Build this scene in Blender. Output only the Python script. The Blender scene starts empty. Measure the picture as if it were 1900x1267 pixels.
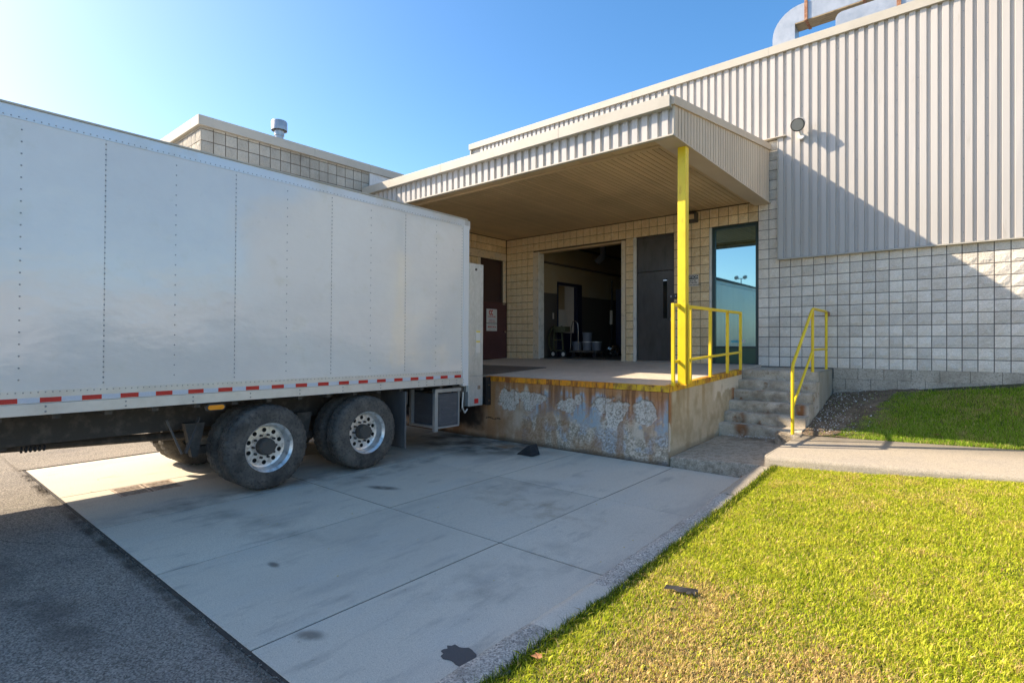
import bpy, bmesh, math, random
import numpy as np
from mathutils import Vector, Matrix
random.seed(7); rng = np.random.default_rng(7)
S = bpy.context.scene
COL = S.collection
# ------------------------------------------------------------------ camera, sky, sun, exposure
cam = bpy.data.cameras.new('camera'); co = bpy.data.objects.new('camera', cam); COL.objects.link(co)
cam.sensor_width = 36; cam.lens = 36*1005/1900; cam.clip_end = 2000; cam.clip_start = .05
co.location = (0, 0, 1.78); co.rotation_euler = (math.radians(90), 0, math.radians(39.9))
cam.shift_y = -.0008
S.camera = co
SUN = Vector((1.22, .618, -1.0)).normalized()
W = bpy.data.worlds.new('World'); S.world = W; W.use_nodes = True
wn = W.node_tree; bg = wn.nodes['Background']
sky = wn.nodes.new('ShaderNodeTexSky'); sky.sky_type = 'NISHITA'; sky.sun_disc = False
sky.sun_elevation = math.asin(-SUN.z)
sky.sun_rotation = math.atan2(-SUN.x, -SUN.y)
sky.air_density = .8; sky.dust_density = .9; sky.ozone_density = 3.4; sky.altitude = 100
hs = wn.nodes.new('ShaderNodeHueSaturation'); hs.inputs['Saturation'].default_value = 1.26; hs.inputs['Value'].default_value = .53; hs.inputs['Hue'].default_value = .502
wn.links.new(sky.outputs[0], hs.inputs['Color']); tn = wn.nodes.new('ShaderNodeMix'); tn.data_type = 'RGBA'; tn.blend_type = 'MULTIPLY'; tn.inputs[0].default_value = 1; tn.inputs[7].default_value = (1.15, .95, .78, 1)
wn.links.new(hs.outputs[0], tn.inputs[6]); wn.links.new(tn.outputs[2], bg.inputs[0]); bg.inputs[1].default_value = .15
sl = bpy.data.lights.new('sun', 'SUN'); sl.energy = 2.0; sl.angle = math.radians(.53); sl.color = (1, .85, .66)
so = bpy.data.objects.new('sun', sl); COL.objects.link(so); so.rotation_euler = SUN.to_track_quat('-Z', 'Y').to_euler()
so.location = (-20, -10, 25)
S.view_settings.view_transform = 'Standard'; S.view_settings.look = 'None'
S.view_settings.gamma = 1; S.view_settings.use_curve_mapping = False
S.view_settings.exposure = 2.3
S.render.engine = 'CYCLES'
S.cycles.max_bounces = 8; S.cycles.diffuse_bounces = 5; S.cycles.glossy_bounces = 3

# ------------------------------------------------------------------ materials
def N(nt, t, **kw):
    n = nt.nodes.new(t)
    for k, v in kw.items(): setattr(n, k, v)
    return n
def mat(name, color, rough=.8, metal=0, var=None, bump=None, spec=.5, attr=None, extra=None, fine=None, coat=0, tone=0):
    """var: list of (scale, colour, lo, hi, stretch) layers; bump: (scale, strength, distance)"""
    m = bpy.data.materials.new(name); m.use_nodes = True; nt = m.node_tree; L = nt.links
    b = nt.nodes['Principled BSDF']
    b.inputs['Roughness'].default_value = rough; b.inputs['Metallic'].default_value = metal
    b.inputs['Specular IOR Level'].default_value = spec
    if coat: b.inputs['Coat Weight'].default_value = coat; b.inputs['Coat Roughness'].default_value = .08
    geo = N(nt, 'ShaderNodeNewGeometry')
    cur = None
    if attr:
        a = N(nt, 'ShaderNodeAttribute'); a.attribute_name = attr; cur = a.outputs['Color']
    else:
        r = N(nt, 'ShaderNodeRGB'); r.outputs[0].default_value = (*color, 1); cur = r.outputs[0]
    for layer in (var or []):
        sc, c2, lo, hi = layer[:4]; st = layer[4] if len(layer) > 4 else (1, 1, 1)
        mp = N(nt, 'ShaderNodeMapping'); mp.inputs['Scale'].default_value = st
        L.new(geo.outputs['Position'], mp.inputs['Vector'])
        n = N(nt, 'ShaderNodeTexNoise'); n.inputs['Scale'].default_value = sc; n.inputs['Detail'].default_value = 6; n.inputs['Roughness'].default_value = .62
        L.new(mp.outputs[0], n.inputs['Vector'])
        cr = N(nt, 'ShaderNodeMapRange'); cr.inputs['From Min'].default_value = lo; cr.inputs['From Max'].default_value = hi
        L.new(n.outputs[0], cr.inputs['Value'])
        mx = N(nt, 'ShaderNodeMix', data_type='RGBA'); L.new(cr.outputs[0], mx.inputs[0]); L.new(cur, mx.inputs[6]); mx.inputs[7].default_value = (*c2, 1)
        cur = mx.outputs[2]
    if fine:   # speckle multiply: scale, amount
        v = N(nt, 'ShaderNodeTexVoronoi'); v.inputs['Scale'].default_value = fine[0]; L.new(geo.outputs['Position'], v.inputs['Vector'])
        sx = N(nt, 'ShaderNodeSeparateColor'); L.new(v.outputs['Color'], sx.inputs[0])
        cr = N(nt, 'ShaderNodeMapRange'); cr.inputs['To Min'].default_value = 1-fine[1]; cr.inputs['To Max'].default_value = 1+fine[1]
        L.new(sx.outputs[0], cr.inputs['Value'])
        mx = N(nt, 'ShaderNodeMix', data_type='RGBA', blend_type='MULTIPLY'); mx.inputs[0].default_value = 1
        L.new(cur, mx.inputs[6]); L.new(cr.outputs[0], mx.inputs[7]); cur = mx.outputs[2]
    if tone:
        oi = N(nt, 'ShaderNodeObjectInfo'); cr = N(nt, 'ShaderNodeMapRange'); cr.inputs['To Min'].default_value = 1-tone; cr.inputs['To Max'].default_value = 1+tone*.5
        L.new(oi.outputs['Random'], cr.inputs['Value'])
        mx = N(nt, 'ShaderNodeMix', data_type='RGBA', blend_type='MULTIPLY'); mx.inputs[0].default_value = 1
        L.new(cur, mx.inputs[6]); L.new(cr.outputs[0], mx.inputs[7]); cur = mx.outputs[2]
    L.new(cur, b.inputs['Base Color'])
    if bump:
        nrm = None
        bl = bump if isinstance(bump, list) else [bump]
        for bb in bl:
            sc, s, d = bb[:3]; st = bb[3] if len(bb) > 3 else (1, 1, 1)
            mp = N(nt, 'ShaderNodeMapping'); mp.inputs['Scale'].default_value = st; L.new(geo.outputs['Position'], mp.inputs['Vector'])
            n = N(nt, 'ShaderNodeTexNoise'); n.inputs['Scale'].default_value = sc; n.inputs['Detail'].default_value = 5
            L.new(mp.outputs[0], n.inputs['Vector'])
            bp = N(nt, 'ShaderNodeBump'); bp.inputs['Strength'].default_value = s; bp.inputs['Distance'].default_value = d
            L.new(n.outputs[0], bp.inputs['Height'])
            if nrm: L.new(nrm, bp.inputs['Normal'])
            nrm = bp.outputs[0]
        L.new(nrm, b.inputs['Normal'])
    return m
M = {}
M['asphalt'] = mat('asphalt', (.26, .235, .195), .95, spec=.15, var=[(.7, (.31, .275, .225), .4, .75), (45, (.12, .10, .09), .5, .8), (1.9, (.21, .19, .165), .5, .68, (1, .4, 1)), (90, (.42, .38, .34), .68, .78)], bump=[(70, .9, .012)], fine=(110, .5))
M['concrete'] = mat('concrete', (.73, .665, .53), .88, tone=.09, spec=.2, var=[(.55, (.62, .565, .45), .35, .7), (2.2, (.63, .60, .51), .5, .75, (1, .35, 1)), (3.1, (.35, .325, .27), .58, .8, (1.6, .5, 1)), (1.3, (.42, .395, .34), .55, .80, (1.5, .45, 1)), (4.5, (.34, .31, .26), .62, .82, (1, .22, 1)), (22, (.24, .21, .17), .64, .78), (160, (.46, .41, .33), .45, .7), (75, (.40, .355, .285), .58, .72)], bump=[(240, .28, .003), (60, .2, .003, (1, .15, 1))], fine=(260, .10))
M['walk'] = mat('walk', (.43, .365, .27), .9, var=[(1.7, (.38, .33, .26), .4, .7), (30, (.30, .27, .22), .5, .75), (6, (.20, .17, .13), .64, .78)], bump=[(150, .6, .006)], fine=(170, .25))
M['curb'] = mat('curb', (.60, .55, .46), .95, var=[(60, (.22, .2, .17), .50, .64), (5, (.36, .32, .26), .45, .7), (95, (.5, .48, .45), .62, .72)], bump=[(90, 1, .015)], fine=(120, .4))
M['joint'] = mat('joint', (.06, .05, .04), .95, var=[(20, (.04, .035, .03), .45, .6)])
M['dirt'] = mat('dirt', (.22, .155, .095), 1, var=[(25, (.075, .052, .033), .45, .68), (3, (.34, .25, .165), .5, .75)], bump=[(60, 1, .03)], fine=(90, .4))
M['soil_under_grass'] = mat('soil_under_grass', (.06, .065, .02), 1, var=[(12, (.10, .085, .04), .4, .7)], bump=[(60, 1, .02)])
M['block_tan'] = mat('block_tan', (.80, .61, .36), .95, tone=.22, var=[(1.1, (.72, .53, .30), .38, .66), (9, (.84, .69, .46), .5, .75), (45, (.25, .2, .14), .58, .75)], bump=[(55, 1, .012)], fine=(140, .13))  # warm light bounced under the canopy is put into this tan colour
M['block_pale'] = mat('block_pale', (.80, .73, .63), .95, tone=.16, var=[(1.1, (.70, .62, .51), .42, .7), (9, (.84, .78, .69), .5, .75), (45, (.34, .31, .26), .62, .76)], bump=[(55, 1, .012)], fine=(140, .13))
M['block_roof'] = mat('block_roof', (.48, .45, .38), .95, tone=.15, var=[(1.3, (.36, .33, .27), .42, .66, (1, 1, .4)), (5, (.25, .235, .2), .58, .75, (1, 1, .5))], bump=[(30, .8, .01)], fine=(140, .13))
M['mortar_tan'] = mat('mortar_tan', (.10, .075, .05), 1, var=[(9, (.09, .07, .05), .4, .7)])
M['mortar_grey'] = mat('mortar_grey', (.15, .14, .13), 1, var=[(9, (.17, .16, .15), .4, .7)])
M['foundation'] = mat('foundation', (.52, .46, .37), .95, tone=.10, var=[(3, (.35, .30, .23), .4, .7), (40, (.2, .18, .15), .5, .75)], bump=[(110, .6, .005)], fine=(170, .2))
M['siding'] = mat('siding', (.54, .515, .48), .5, tone=.05, var=[(.8, (.51, .48, .44), .4, .7, (1, 1, .25)), (7, (.42, .385, .33), .62, .8, (1, 1, .2))], bump=[(2.5, .12, .02, (1, 1, .3))], spec=.35)
M['trim'] = mat('trim', (.50, .465, .39), .5, var=[(2, (.44, .41, .34), .45, .7)], spec=.35)
M['soffit'] = mat('soffit', (.64, .47, .27), .55, tone=.10, var=[(.7, (.50, .36, .20), .4, .7)], spec=.3)
M['fascia_side'] = mat('fascia_side', (.64, .53, .40), .6, tone=.07, var=[(1.1, (.58, .47, .35), .4, .7)], spec=.3)
M['gap'] = mat('gap', (.05, .045, .035), 1)
M['white_jamb'] = mat('white_jamb', (.66, .63, .56), .7, var=[(6, (.45, .42, .35), .5, .72)])
M['plain_jamb'] = mat('plain_jamb', (.66, .53, .36), .9, var=[(2, (.55, .50, .42), .4, .7), (14, (.28, .24, .18), .55, .75)], bump=[(80, .4, .004)])
M['door_dark'] = mat('door_dark', (.055, .05, .045), .38, var=[(1.3, (.095, .088, .08), .4, .7, (1, 1, .5)), (8, (.035, .03, .027), .5, .8, (1, 1, .3))])
M['maroon'] = mat('maroon', (.085, .03, .03), .5, var=[(2, (.06, .02, .022), .4, .7), (9, (.12, .05, .05), .6, .8)])
M['maroon_dark'] = mat('maroon_dark', (.05, .026, .026), .3)
M['black'] = mat('black', (.018, .018, .02), .6, bump=(60, .3, .004))
M['rubber'] = mat('rubber', (.022, .022, .024), .85, var=[(9, (.05, .046, .042), .5, .75)], bump=(70, .5, .006))
M['glass_dark'] = mat('glass_dark', (.01, .012, .012), .05)
M['chrome'] = mat('chrome', (.7, .7, .7), .22, 1)
M['galv'] = mat('galv', (.56, .58, .575), .42, .55, var=[(5, (.46, .49, .48), .4, .7, (1, 2, .6)), (28, (.62, .64, .64), .5, .7, (1, 1, .6))], bump=(25, .2, .004))
M['duct'] = mat('duct', (.48, .50, .51), .38, .55, var=[(2.5, (.34, .37, .39), .4, .7)], bump=(9, .3, .02))
M['duct_under'] = mat('duct_under', (.34, .26, .15), .7, var=[(7, (.12, .09, .05), .5, .7, (1, 4, 1))])
M['grate'] = mat('grate', (.50, .40, .30), .8, var=[(20, (.25, .16, .10), .45, .65)])
M['rusty'] = mat('rusty', (.28, .12, .06), .9, var=[(20, (.42, .26, .17), .45, .65)])
M['yellow'] = mat('yellow', (.86, .63, .015), .42, var=[(2.5, (.80, .53, .01), .45, .7), (14, (.62, .36, .01), .60, .74, (1, 1, .3)), (30, (.30, .12, .03), .69, .77)], bump=(30, .1, .003))
M['yellow_rust'] = mat('yellow_rust', (.78, .46, .015), .6, var=[(3, (.42, .17, .02), .44, .6), (16, (.19, .065, .02), .5, .66, (1, 1, .4)), (30, (.85, .58, .02), .62, .7)], bump=(60, .6, .006))
M['angle_rust'] = mat('angle_rust', (.85, .30, .01), .7, var=[(9, (.30, .09, .015), .44, .58, (1, 1, .25)), (20, (.88, .38, .012), .54, .66, (1, 1, .3))], bump=(60, .8, .008))
M['steel_plate'] = mat('steel_plate', (.12, .105, .09), .7, .2, var=[(4, (.2, .18, .155), .45, .7)], bump=(50, .4, .004))
M['dock_top'] = mat('dock_top', (.60, .51, .40), .85, var=[(1.3, (.48, .40, .31), .4, .7), (10, (.66, .57, .46), .5, .72), (30, (.18, .16, .13), .66, .78)], bump=(120, .4, .004), fine=(200, .15))
M['dock_side'] = mat('dock_side', (.38, .345, .27), .9, var=[(2.2, (.30, .26, .18), .4, .65, (1, 1, .35)), (7, (.25, .15, .07), .62, .8, (1, 1, .25)), (18, (.48, .45, .38), .6, .75)], bump=(80, .5, .006), fine=(200, .12))
M['step'] = mat('step', (.60, .53, .42), .92, var=[(3, (.44, .37, .27), .42, .66), (2.2, (.40, .33, .24), .46, .66), (9, (.26, .2, .13), .56, .72), (5, (.66, .62, .55), .6, .7), (6, (.30, .13, .045), .61, .72)], bump=[(70, .6, .008)], fine=(170, .2))
M['rough_concrete'] = mat('rough_concrete', (.48, .41, .31), .95, var=[(14, (.30, .25, .18), .45, .65), (60, (.5, .47, .4), .6, .7)], bump=(70, 1, .02), fine=(120, .3))
M['dock_face'] = mat('dock_face', (1, 1, 1), .85, attr='Col', bump=[(110, .6, .008)], fine=(210, .2))
M['truck_panel'] = mat('truck_panel', (.80, .77, .71), .13, tone=.03, var=[(.9, (.73, .69, .64), .38, .7), (3, (.72, .68, .58), .58, .8), (9, (.66, .63, .55), .66, .82)], bump=[(.9, .32, .06, (1, 1, 1.7)), (2.6, .16, .03, (1, 1, 1.6)), (6, .04, .01)], spec=.6, coat=.6)
M['truck_rail'] = mat('truck_rail', (.68, .655, .60), .35, .25, var=[(4, (.58, .55, .49), .45, .72)])
M['truck_top_rail'] = mat('truck_top_rail', (.66, .69, .71), .3, .2, var=[(2, (.62, .60, .55), .5, .7)])
M['lens'] = mat('lens', (.30, .30, .27), .15)
M['white_paint'] = mat('white_paint', (.74, .74, .73), .3)
M['rivet'] = mat('rivet', (.28, .28, .29), .4, .5)
M['chassis'] = mat('chassis', (.07, .064, .056), .8, var=[(8, (.15, .13, .105), .5, .72)], bump=(40, .4, .006))
M['tyre'] = mat('tyre', (.088, .08, .069), .9, var=[(7, (.155, .14, .115), .42, .70), (3, (.04, .037, .033), .5, .7), (40, (.02, .02, .02), .5, .75)], bump=(60, .4, .005))
M['rim'] = mat('rim', (.78, .77, .74), .32, .6, var=[(14, (.36, .33, .28), .5, .72)])
M['hub'] = mat('hub', (.08, .075, .065), .85, bump=(50, .8, .01))
M['red_tape'] = mat('red_tape', (.55, .015, .015), .35, fine=(300, .15))
M['white_tape'] = mat('white_tape', (.58, .61, .66), .35, fine=(300, .1))
M['amber'] = mat('amber', (.95, .32, .005), .25, bump=(160, .6, .006))
M['red_lens'] = mat('red_lens', (.7, .03, .02), .3)
M['box_grey'] = mat('box_grey', (.085, .09, .1), .5, var=[(5, (.13, .135, .145), .5, .75, (1, 1, 3))])
M['alu'] = mat('alu', (.42, .43, .42), .4, .5, var=[(6, (.5, .5, .48), .5, .7)])
M['flap'] = mat('flap', (.10, .10, .10), .7, var=[(4, (.16, .155, .145), .45, .7, (1, 1, .3))])
M['sign_white'] = mat('sign_white', (.66, .65, .6), .5)
M['sign_red'] = mat('sign_red', (.55, .05, .04), .5)
M['sign_grey'] = mat('sign_grey', (.25, .2, .2), .5)
M['label_yellow'] = mat('label_yellow', (.75, .6, .05), .5)
M['green_panel'] = mat('green_panel', (.02, .075, .045), .35)
M['green_frame'] = mat('green_frame', (.012, .035, .032), .35)
M['teal'] = mat('teal', (.12, .42, .46), .4)
M['room_wall'] = mat('room_wall', (.42, .33, .20), .8, var=[(2, (.42, .36, .25), .4, .7)])
M['room_dado'] = mat('room_dado', (.11, .095, .08), .7)
M['room_floor'] = mat('room_floor', (.16, .14, .115), .6, var=[(2, (.1, .09, .075), .4, .7)])
M['room_ceiling'] = mat('room_ceiling', (.10, .09, .075), .9)
M['paper'] = mat('paper', (.62, .56, .48), .8)
M['cart_olive'] = mat('cart_olive', (.09, .085, .04), .6)
M['blue_grey'] = mat('blue_grey', (.16, .17, .2), .6)
M['navy'] = mat('navy', (.02, .022, .05), .5)
M['roofing'] = mat('roofing', (.25, .245, .23), .95)
M['yard_wall'] = mat('yard_wall', (.07, .08, .075), .8, var=[(.3, (.05, .06, .055), .4, .7)])
M['far_wall'] = mat('far_wall', (.6, .56, .5), .8)
M['leaf_brown'] = mat('leaf_brown', (.30, .12, .045), .8, var=[(30, (.42, .22, .09), .4, .7)])
M['leaf_green'] = mat('leaf_green', (.14, .16, .03), .7)
M['leaf_yellow'] = mat('leaf_yellow', (.55, .38, .05), .7)
M['tar'] = mat('tar', (.09, .085, .08), .8, bump=(90, .6, .006))
M['chip'] = mat('chip', (.72, .71, .68), .8)
M['oil'] = mat('oil', (.10, .095, .085), .55)
m = mat('tinted_glass', (.008, .02, .018), .04)
nt = m.node_tree; out = nt.nodes['Material Output']; gl = nt.nodes.new('ShaderNodeBsdfGlossy'); gl.inputs['Color'].default_value = (.34, .56, .60, 1); gl.inputs['Roughness'].default_value = .015
ms = nt.nodes.new('ShaderNodeMixShader'); ms.inputs[0].default_value = .62
nt.links.new(nt.nodes['Principled BSDF'].outputs[0], ms.inputs[1]); nt.links.new(gl.outputs[0], ms.inputs[2]); nt.links.new(ms.outputs[0], out.inputs[0])
M['tinted_glass'] = m
gm = mat('grass', (1, 1, 1), .7, attr='Col', spec=.1)
nt = gm.node_tree; tr = nt.nodes.new('ShaderNodeBsdfTranslucent'); at = [n for n in nt.nodes if n.type == 'ATTRIBUTE'][0]
ms = nt.nodes.new('ShaderNodeMixShader'); ms.inputs[0].default_value = .35
nt.links.new(at.outputs['Color'], tr.inputs[0]); nt.links.new(nt.nodes['Principled BSDF'].outputs[0], ms.inputs[1]); nt.links.new(tr.outputs[0], ms.inputs[2]); nt.links.new(ms.outputs[0], nt.nodes['Material Output'].inputs[0])
M['grass'] = gm

def stain(m, c2, cx, cy, rx, ry, amount, nscale, lo=.35, hi=.65, ang=0):
    """a soaked-in stain of elliptical reach broken up by noise"""
    nt = M[m].node_tree; L = nt.links; b = nt.nodes['Principled BSDF']; cur = b.inputs['Base Color'].links[0].from_socket
    geo = N(nt, 'ShaderNodeNewGeometry'); mp = N(nt, 'ShaderNodeMapping'); mp.vector_type = 'TEXTURE'
    mp.inputs['Location'].default_value = (cx, cy, 0); mp.inputs['Rotation'].default_value = (0, 0, ang); mp.inputs['Scale'].default_value = (rx, ry, 50)
    L.new(geo.outputs['Position'], mp.inputs['Vector'])
    ln = N(nt, 'ShaderNodeVectorMath', operation='LENGTH'); L.new(mp.outputs[0], ln.inputs[0])
    f = N(nt, 'ShaderNodeMapRange', interpolation_type='SMOOTHSTEP'); f.inputs['From Min'].default_value = 1; f.inputs['From Max'].default_value = .25; L.new(ln.outputs['Value'], f.inputs['Value'])
    n = N(nt, 'ShaderNodeTexNoise'); n.inputs['Scale'].default_value = nscale; n.inputs['Detail'].default_value = 6; L.new(geo.outputs['Position'], n.inputs['Vector'])
    g_ = N(nt, 'ShaderNodeMapRange'); g_.inputs['From Min'].default_value = lo; g_.inputs['From Max'].default_value = hi; L.new(n.outputs[0], g_.inputs['Value'])
    mu = N(nt, 'ShaderNodeMath', operation='MULTIPLY'); L.new(f.outputs[0], mu.inputs[0]); L.new(g_.outputs[0], mu.inputs[1])
    m2 = N(nt, 'ShaderNodeMath', operation='MULTIPLY'); L.new(mu.outputs[0], m2.inputs[0]); m2.inputs[1].default_value = amount
    mx = N(nt, 'ShaderNodeMix', data_type='RGBA'); L.new(m2.outputs[0], mx.inputs[0]); L.new(cur, mx.inputs[6]); mx.inputs[7].default_value = (*c2, 1)
    L.new(mx.outputs[2], b.inputs['Base Color'])
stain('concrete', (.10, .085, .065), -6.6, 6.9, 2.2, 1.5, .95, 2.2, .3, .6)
stain('concrete', (.36, .18, .07), -5.95, 6.95, .55, .25, .8, 5)
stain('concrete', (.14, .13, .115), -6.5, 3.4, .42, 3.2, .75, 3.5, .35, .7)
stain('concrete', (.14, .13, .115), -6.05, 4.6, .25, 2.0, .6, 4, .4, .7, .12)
stain('concrete', (.16, .145, .12), -5.41, 4.03, .30, .11, .95, 6, .25, .5, .4)
stain('concrete', (.20, .185, .155), -4.1, 5.2, 1.1, .5, .5, 3, .4, .7, .5)
stain('concrete', (.30, .24, .16), -3.6, 4.6, 1.3, .5, .45, 5, .45, .65)
stain('concrete', (.17, .155, .13), -4.22, 2.09, .10, .05, .9, 9, .2, .4)
stain('concrete', (.20, .18, .145), -3.04, 1.73, .14, .08, .85, 9, .2, .5, .5)
stain('concrete', (.20, .185, .155), -5.3, 2.4, 1.8, .35, .55, 3, .42, .7, .25)
stain('concrete', (.22, .2, .165), -2.7, 3.2, .5, 1.4, .4, 4, .45, .7)
stain('asphalt', (.07, .055, .04), -6, 1.36, 6, .07, .9, 4, .3, .6)
stain('asphalt', (.09, .08, .07), -4.9, .75, 2.5, .22, .6, 3, .4, .6, .1)
stain('walk', (.24, .19, .13), -1.7, 8.9, .7, .5, .6, 6)
stain('step', (.26, .09, .02), -2.85, 9.36, .16, .10, .9, 7, .3, .55)
stain('step', (.28, .10, .025), -2.08, 9.87, .12, .08, .95, 7, .25, .5)
stain('step', (.24, .10, .03), -2.95, 9.62, .14, .08, .8, 7, .3, .55)
stain('step', (.13, .10, .065), -2.6, 9.9, .9, .9, .6, 5, .42, .62)
stain('rough_concrete', (.17, .125, .08), -2.4, 9.3, .9, .7, .8, 4, .35, .6)
# ------------------------------------------------------------------ object helpers
ORI = {}
def tag(o, label=None, cat=None, group=None, kind=None):
    if label: o['label'] = label
    if cat: o['category'] = cat
    if group: o['group'] = group
    if kind: o['kind'] = kind
    return o
def empty(name, loc, label=None, cat=None, group=None, kind=None):
    o = bpy.data.objects.new(name, None); COL.objects.link(o); o.location = loc; o.empty_display_size = .2
    ORI[o] = Vector(loc); return tag(o, label, cat, group, kind)
class G:
    """collects world-space geometry"""
    def __init__(s): s.v = []; s.f = []
    def add(s, vs, fs):
        n = len(s.v); s.v += [tuple(v) for v in vs]; s.f += [tuple(i+n for i in f) for f in fs]; return s
    def box(s, x0, x1, y0, y1, z0, z1):
        return s.add([(x0,y0,z0),(x1,y0,z0),(x1,y1,z0),(x0,y1,z0),(x0,y0,z1),(x1,y0,z1),(x1,y1,z1),(x0,y1,z1)],
                     [(0,3,2,1),(4,5,6,7),(0,1,5,4),(1,2,6,5),(2,3,7,6),(3,0,4,7)])
    def tube(s, p, q, r, n=10, r2=None, cap=True):
        p, q = Vector(p), Vector(q); d = (q-p).normalized(); a = d.orthogonal().normalized(); b = d.cross(a)
        r2 = r if r2 is None else r2
        vs = [p+(a*math.cos(t)+b*math.sin(t))*r for t in [2*math.pi*i/n for i in range(n)]]
        vs += [q+(a*math.cos(t)+b*math.sin(t))*r2 for t in [2*math.pi*i/n for i in range(n)]]
        fs = [(i, (i+1) % n, n+(i+1) % n, n+i) for i in range(n)]
        if cap: fs += [tuple(range(n))[::-1], tuple(range(n, 2*n))]
        return s.add(vs, fs)
    def bar(s, p, q, w, h=None, up=(0, 0, 1)):
        """square section bar"""
        h = h or w; p, q = Vector(p), Vector(q); d = (q-p).normalized(); up = Vector(up)
        if abs(d.dot(up)) > .98: up = Vector((1, 0, 0)) if abs(d.x) < .9 else Vector((0, 1, 0))
        a = d.cross(up).normalized()*w/2; b = d.cross(a).normalized()*h/2
        vs = [p-a-b, p+a-b, p+a+b, p-a+b, q-a-b, q+a-b, q+a+b, q-a+b]
        return s.add(vs, [(0,3,2,1),(4,5,6,7),(0,1,5,4),(1,2,6,5),(2,3,7,6),(3,0,4,7)])
    def prism(s, prof, ax, a0, a1):
        """closed profile (2d points) extruded along axis ax ('x','y','z') from a0 to a1"""
        def P(u, w, a): return {'x': (a, u, w), 'y': (u, a, w), 'z': (u, w, a)}[ax]
        n = len(prof)
        vs = [P(u, w, a0) for u, w in prof]+[P(u, w, a1) for u, w in prof]
        return s.add(vs, [(i, (i+1) % n, n+(i+1) % n, n+i) for i in range(n)]+[tuple(range(n))[::-1], tuple(range(n, 2*n))])
    def lathe(s, c, ax, prof, n=48, close=True):
        """prof: list of (r, a) ; axis ax through c"""
        vs = []
        for i in range(n):
            t = 2*math.pi*i/n; cs, sn = math.cos(t), math.sin(t)
            for r, a in prof:
                d = {'x': (a, r*cs, r*sn), 'z': (r*cs, r*sn, a), 'y': (r*sn, a, r*cs)}[ax]
                vs.append((c[0]+d[0], c[1]+d[1], c[2]+d[2]))
        k = len(prof); fs = []
        for i in range(n):
            for j in range(k if close else k-1):
                j2 = (j+1) % k; i2 = (i+1) % n
                fs.append((i*k+j, i*k+j2, i2*k+j2, i2*k+j))
        return s.add(vs, fs)
def link(name, me, m, parent=None, at=None):
    if m: me.materials.append(M[m])
    o = bpy.data.objects.new(name, me); COL.objects.link(o)
    if parent: o.parent = parent
    return o
def build(name, g, m, parent=None, smooth=False, bevel=0, loc=None, label=None, cat=None, group=None, kind=None):
    P = Vector((0, 0, 0)); q = parent
    while q is not None: P += q.location; q = q.parent
    v = np.array(g.v, dtype=float)
    if loc is None: loc = (v.min(0)+v.max(0))/2; loc[2] = v[:, 2].min()
    L0 = Vector(loc)
    me = bpy.data.meshes.new(name)
    me.from_pydata([tuple(r) for r in (v-np.array(L0))], [], g.f)
    if not bevel and not smooth:
        bm = bmesh.new(); bm.from_mesh(me); bmesh.ops.recalc_face_normals(bm, faces=bm.faces); bm.to_mesh(me); bm.free()
    elif True:
        bm = bmesh.new(); bm.from_mesh(me); bmesh.ops.recalc_face_normals(bm, faces=bm.faces)
        if bevel:
            try: bmesh.ops.bevel(bm, geom=[e for e in bm.edges if e.calc_face_angle(0) > .5], offset=bevel, segments=2, affect='EDGES', profile=.6)
            except Exception: pass
        bm.to_mesh(me); bm.free()
    if smooth:
        me.polygons.foreach_set('use_smooth', [True]*len(me.polygons))
        try: me.set_sharp_from_angle(angle=math.radians(35))
        except Exception: pass
    o = link(name, me, m, parent); o.location = L0-P
    return tag(o, label, cat, group, kind)
def B(name, m, parent, *b, bevel=0, **kw):
    return build(name, G().box(*b), m, parent, bevel=bevel, **kw)
def vnoise(x, y, seed=0, oct=4, pers=.5):
    tot = np.zeros_like(x, dtype=float); amp = 1; nrm = 0
    for o in range(oct):
        r = np.random.default_rng(seed+o*17).random((256, 256))
        xx = x*2**o; yy = y*2**o; xi = np.floor(xx).astype(int); yi = np.floor(yy).astype(int)
        fx = xx-xi; fy = yy-yi; fx = fx*fx*(3-2*fx); fy = fy*fy*(3-2*fy)
        a = r[xi % 256, yi % 256]; b = r[(xi+1) % 256, yi % 256]; c = r[xi % 256, (yi+1) % 256]; d = r[(xi+1) % 256, (yi+1) % 256]
        tot += amp*((a*(1-fx)+b*fx)*(1-fy)+(c*(1-fx)+d*fx)*fy); nrm += amp; amp *= pers
    return tot/nrm
def grid_mesh(name, P, m, cols=None, parent=None, smooth=True, **kw):
    """P: (ny,nx,3) array"""
    ny, nx = P.shape[:2]; me = bpy.data.meshes.new(name)
    idx = np.arange(ny*nx).reshape(ny, nx)
    q = np.stack([idx[:-1, :-1], idx[:-1, 1:], idx[1:, 1:], idx[1:, :-1]], -1).reshape(-1, 4)
    me.vertices.add(ny*nx); me.vertices.foreach_set('co', P.reshape(-1).astype(np.float32))
    me.loops.add(q.size); me.loops.foreach_set('vertex_index', q.reshape(-1).astype(np.int32))
    me.polygons.add(len(q)); me.polygons.foreach_set('loop_start', (np.arange(len(q))*4).astype(np.int32)); me.polygons.foreach_set('loop_total', np.full(len(q), 4, np.int32))
    me.update(calc_edges=True)
    if cols is not None:
        ca = me.color_attributes.new('Col', 'FLOAT_COLOR', 'POINT'); c4 = np.ones((ny*nx, 4), np.float32); c4[:, :3] = cols.reshape(-1, 3); ca.data.foreach_set('color', c4.reshape(-1))
    me.polygons.foreach_set('use_smooth', [smooth]*len(me.polygons))
    o = link(name, me, m, parent)
    if parent:
        q = parent; P0 = Vector((0, 0, 0))
        while q is not None: P0 += q.location; q = q.parent
        o.location = -P0
    return tag(o, **kw)
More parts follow.
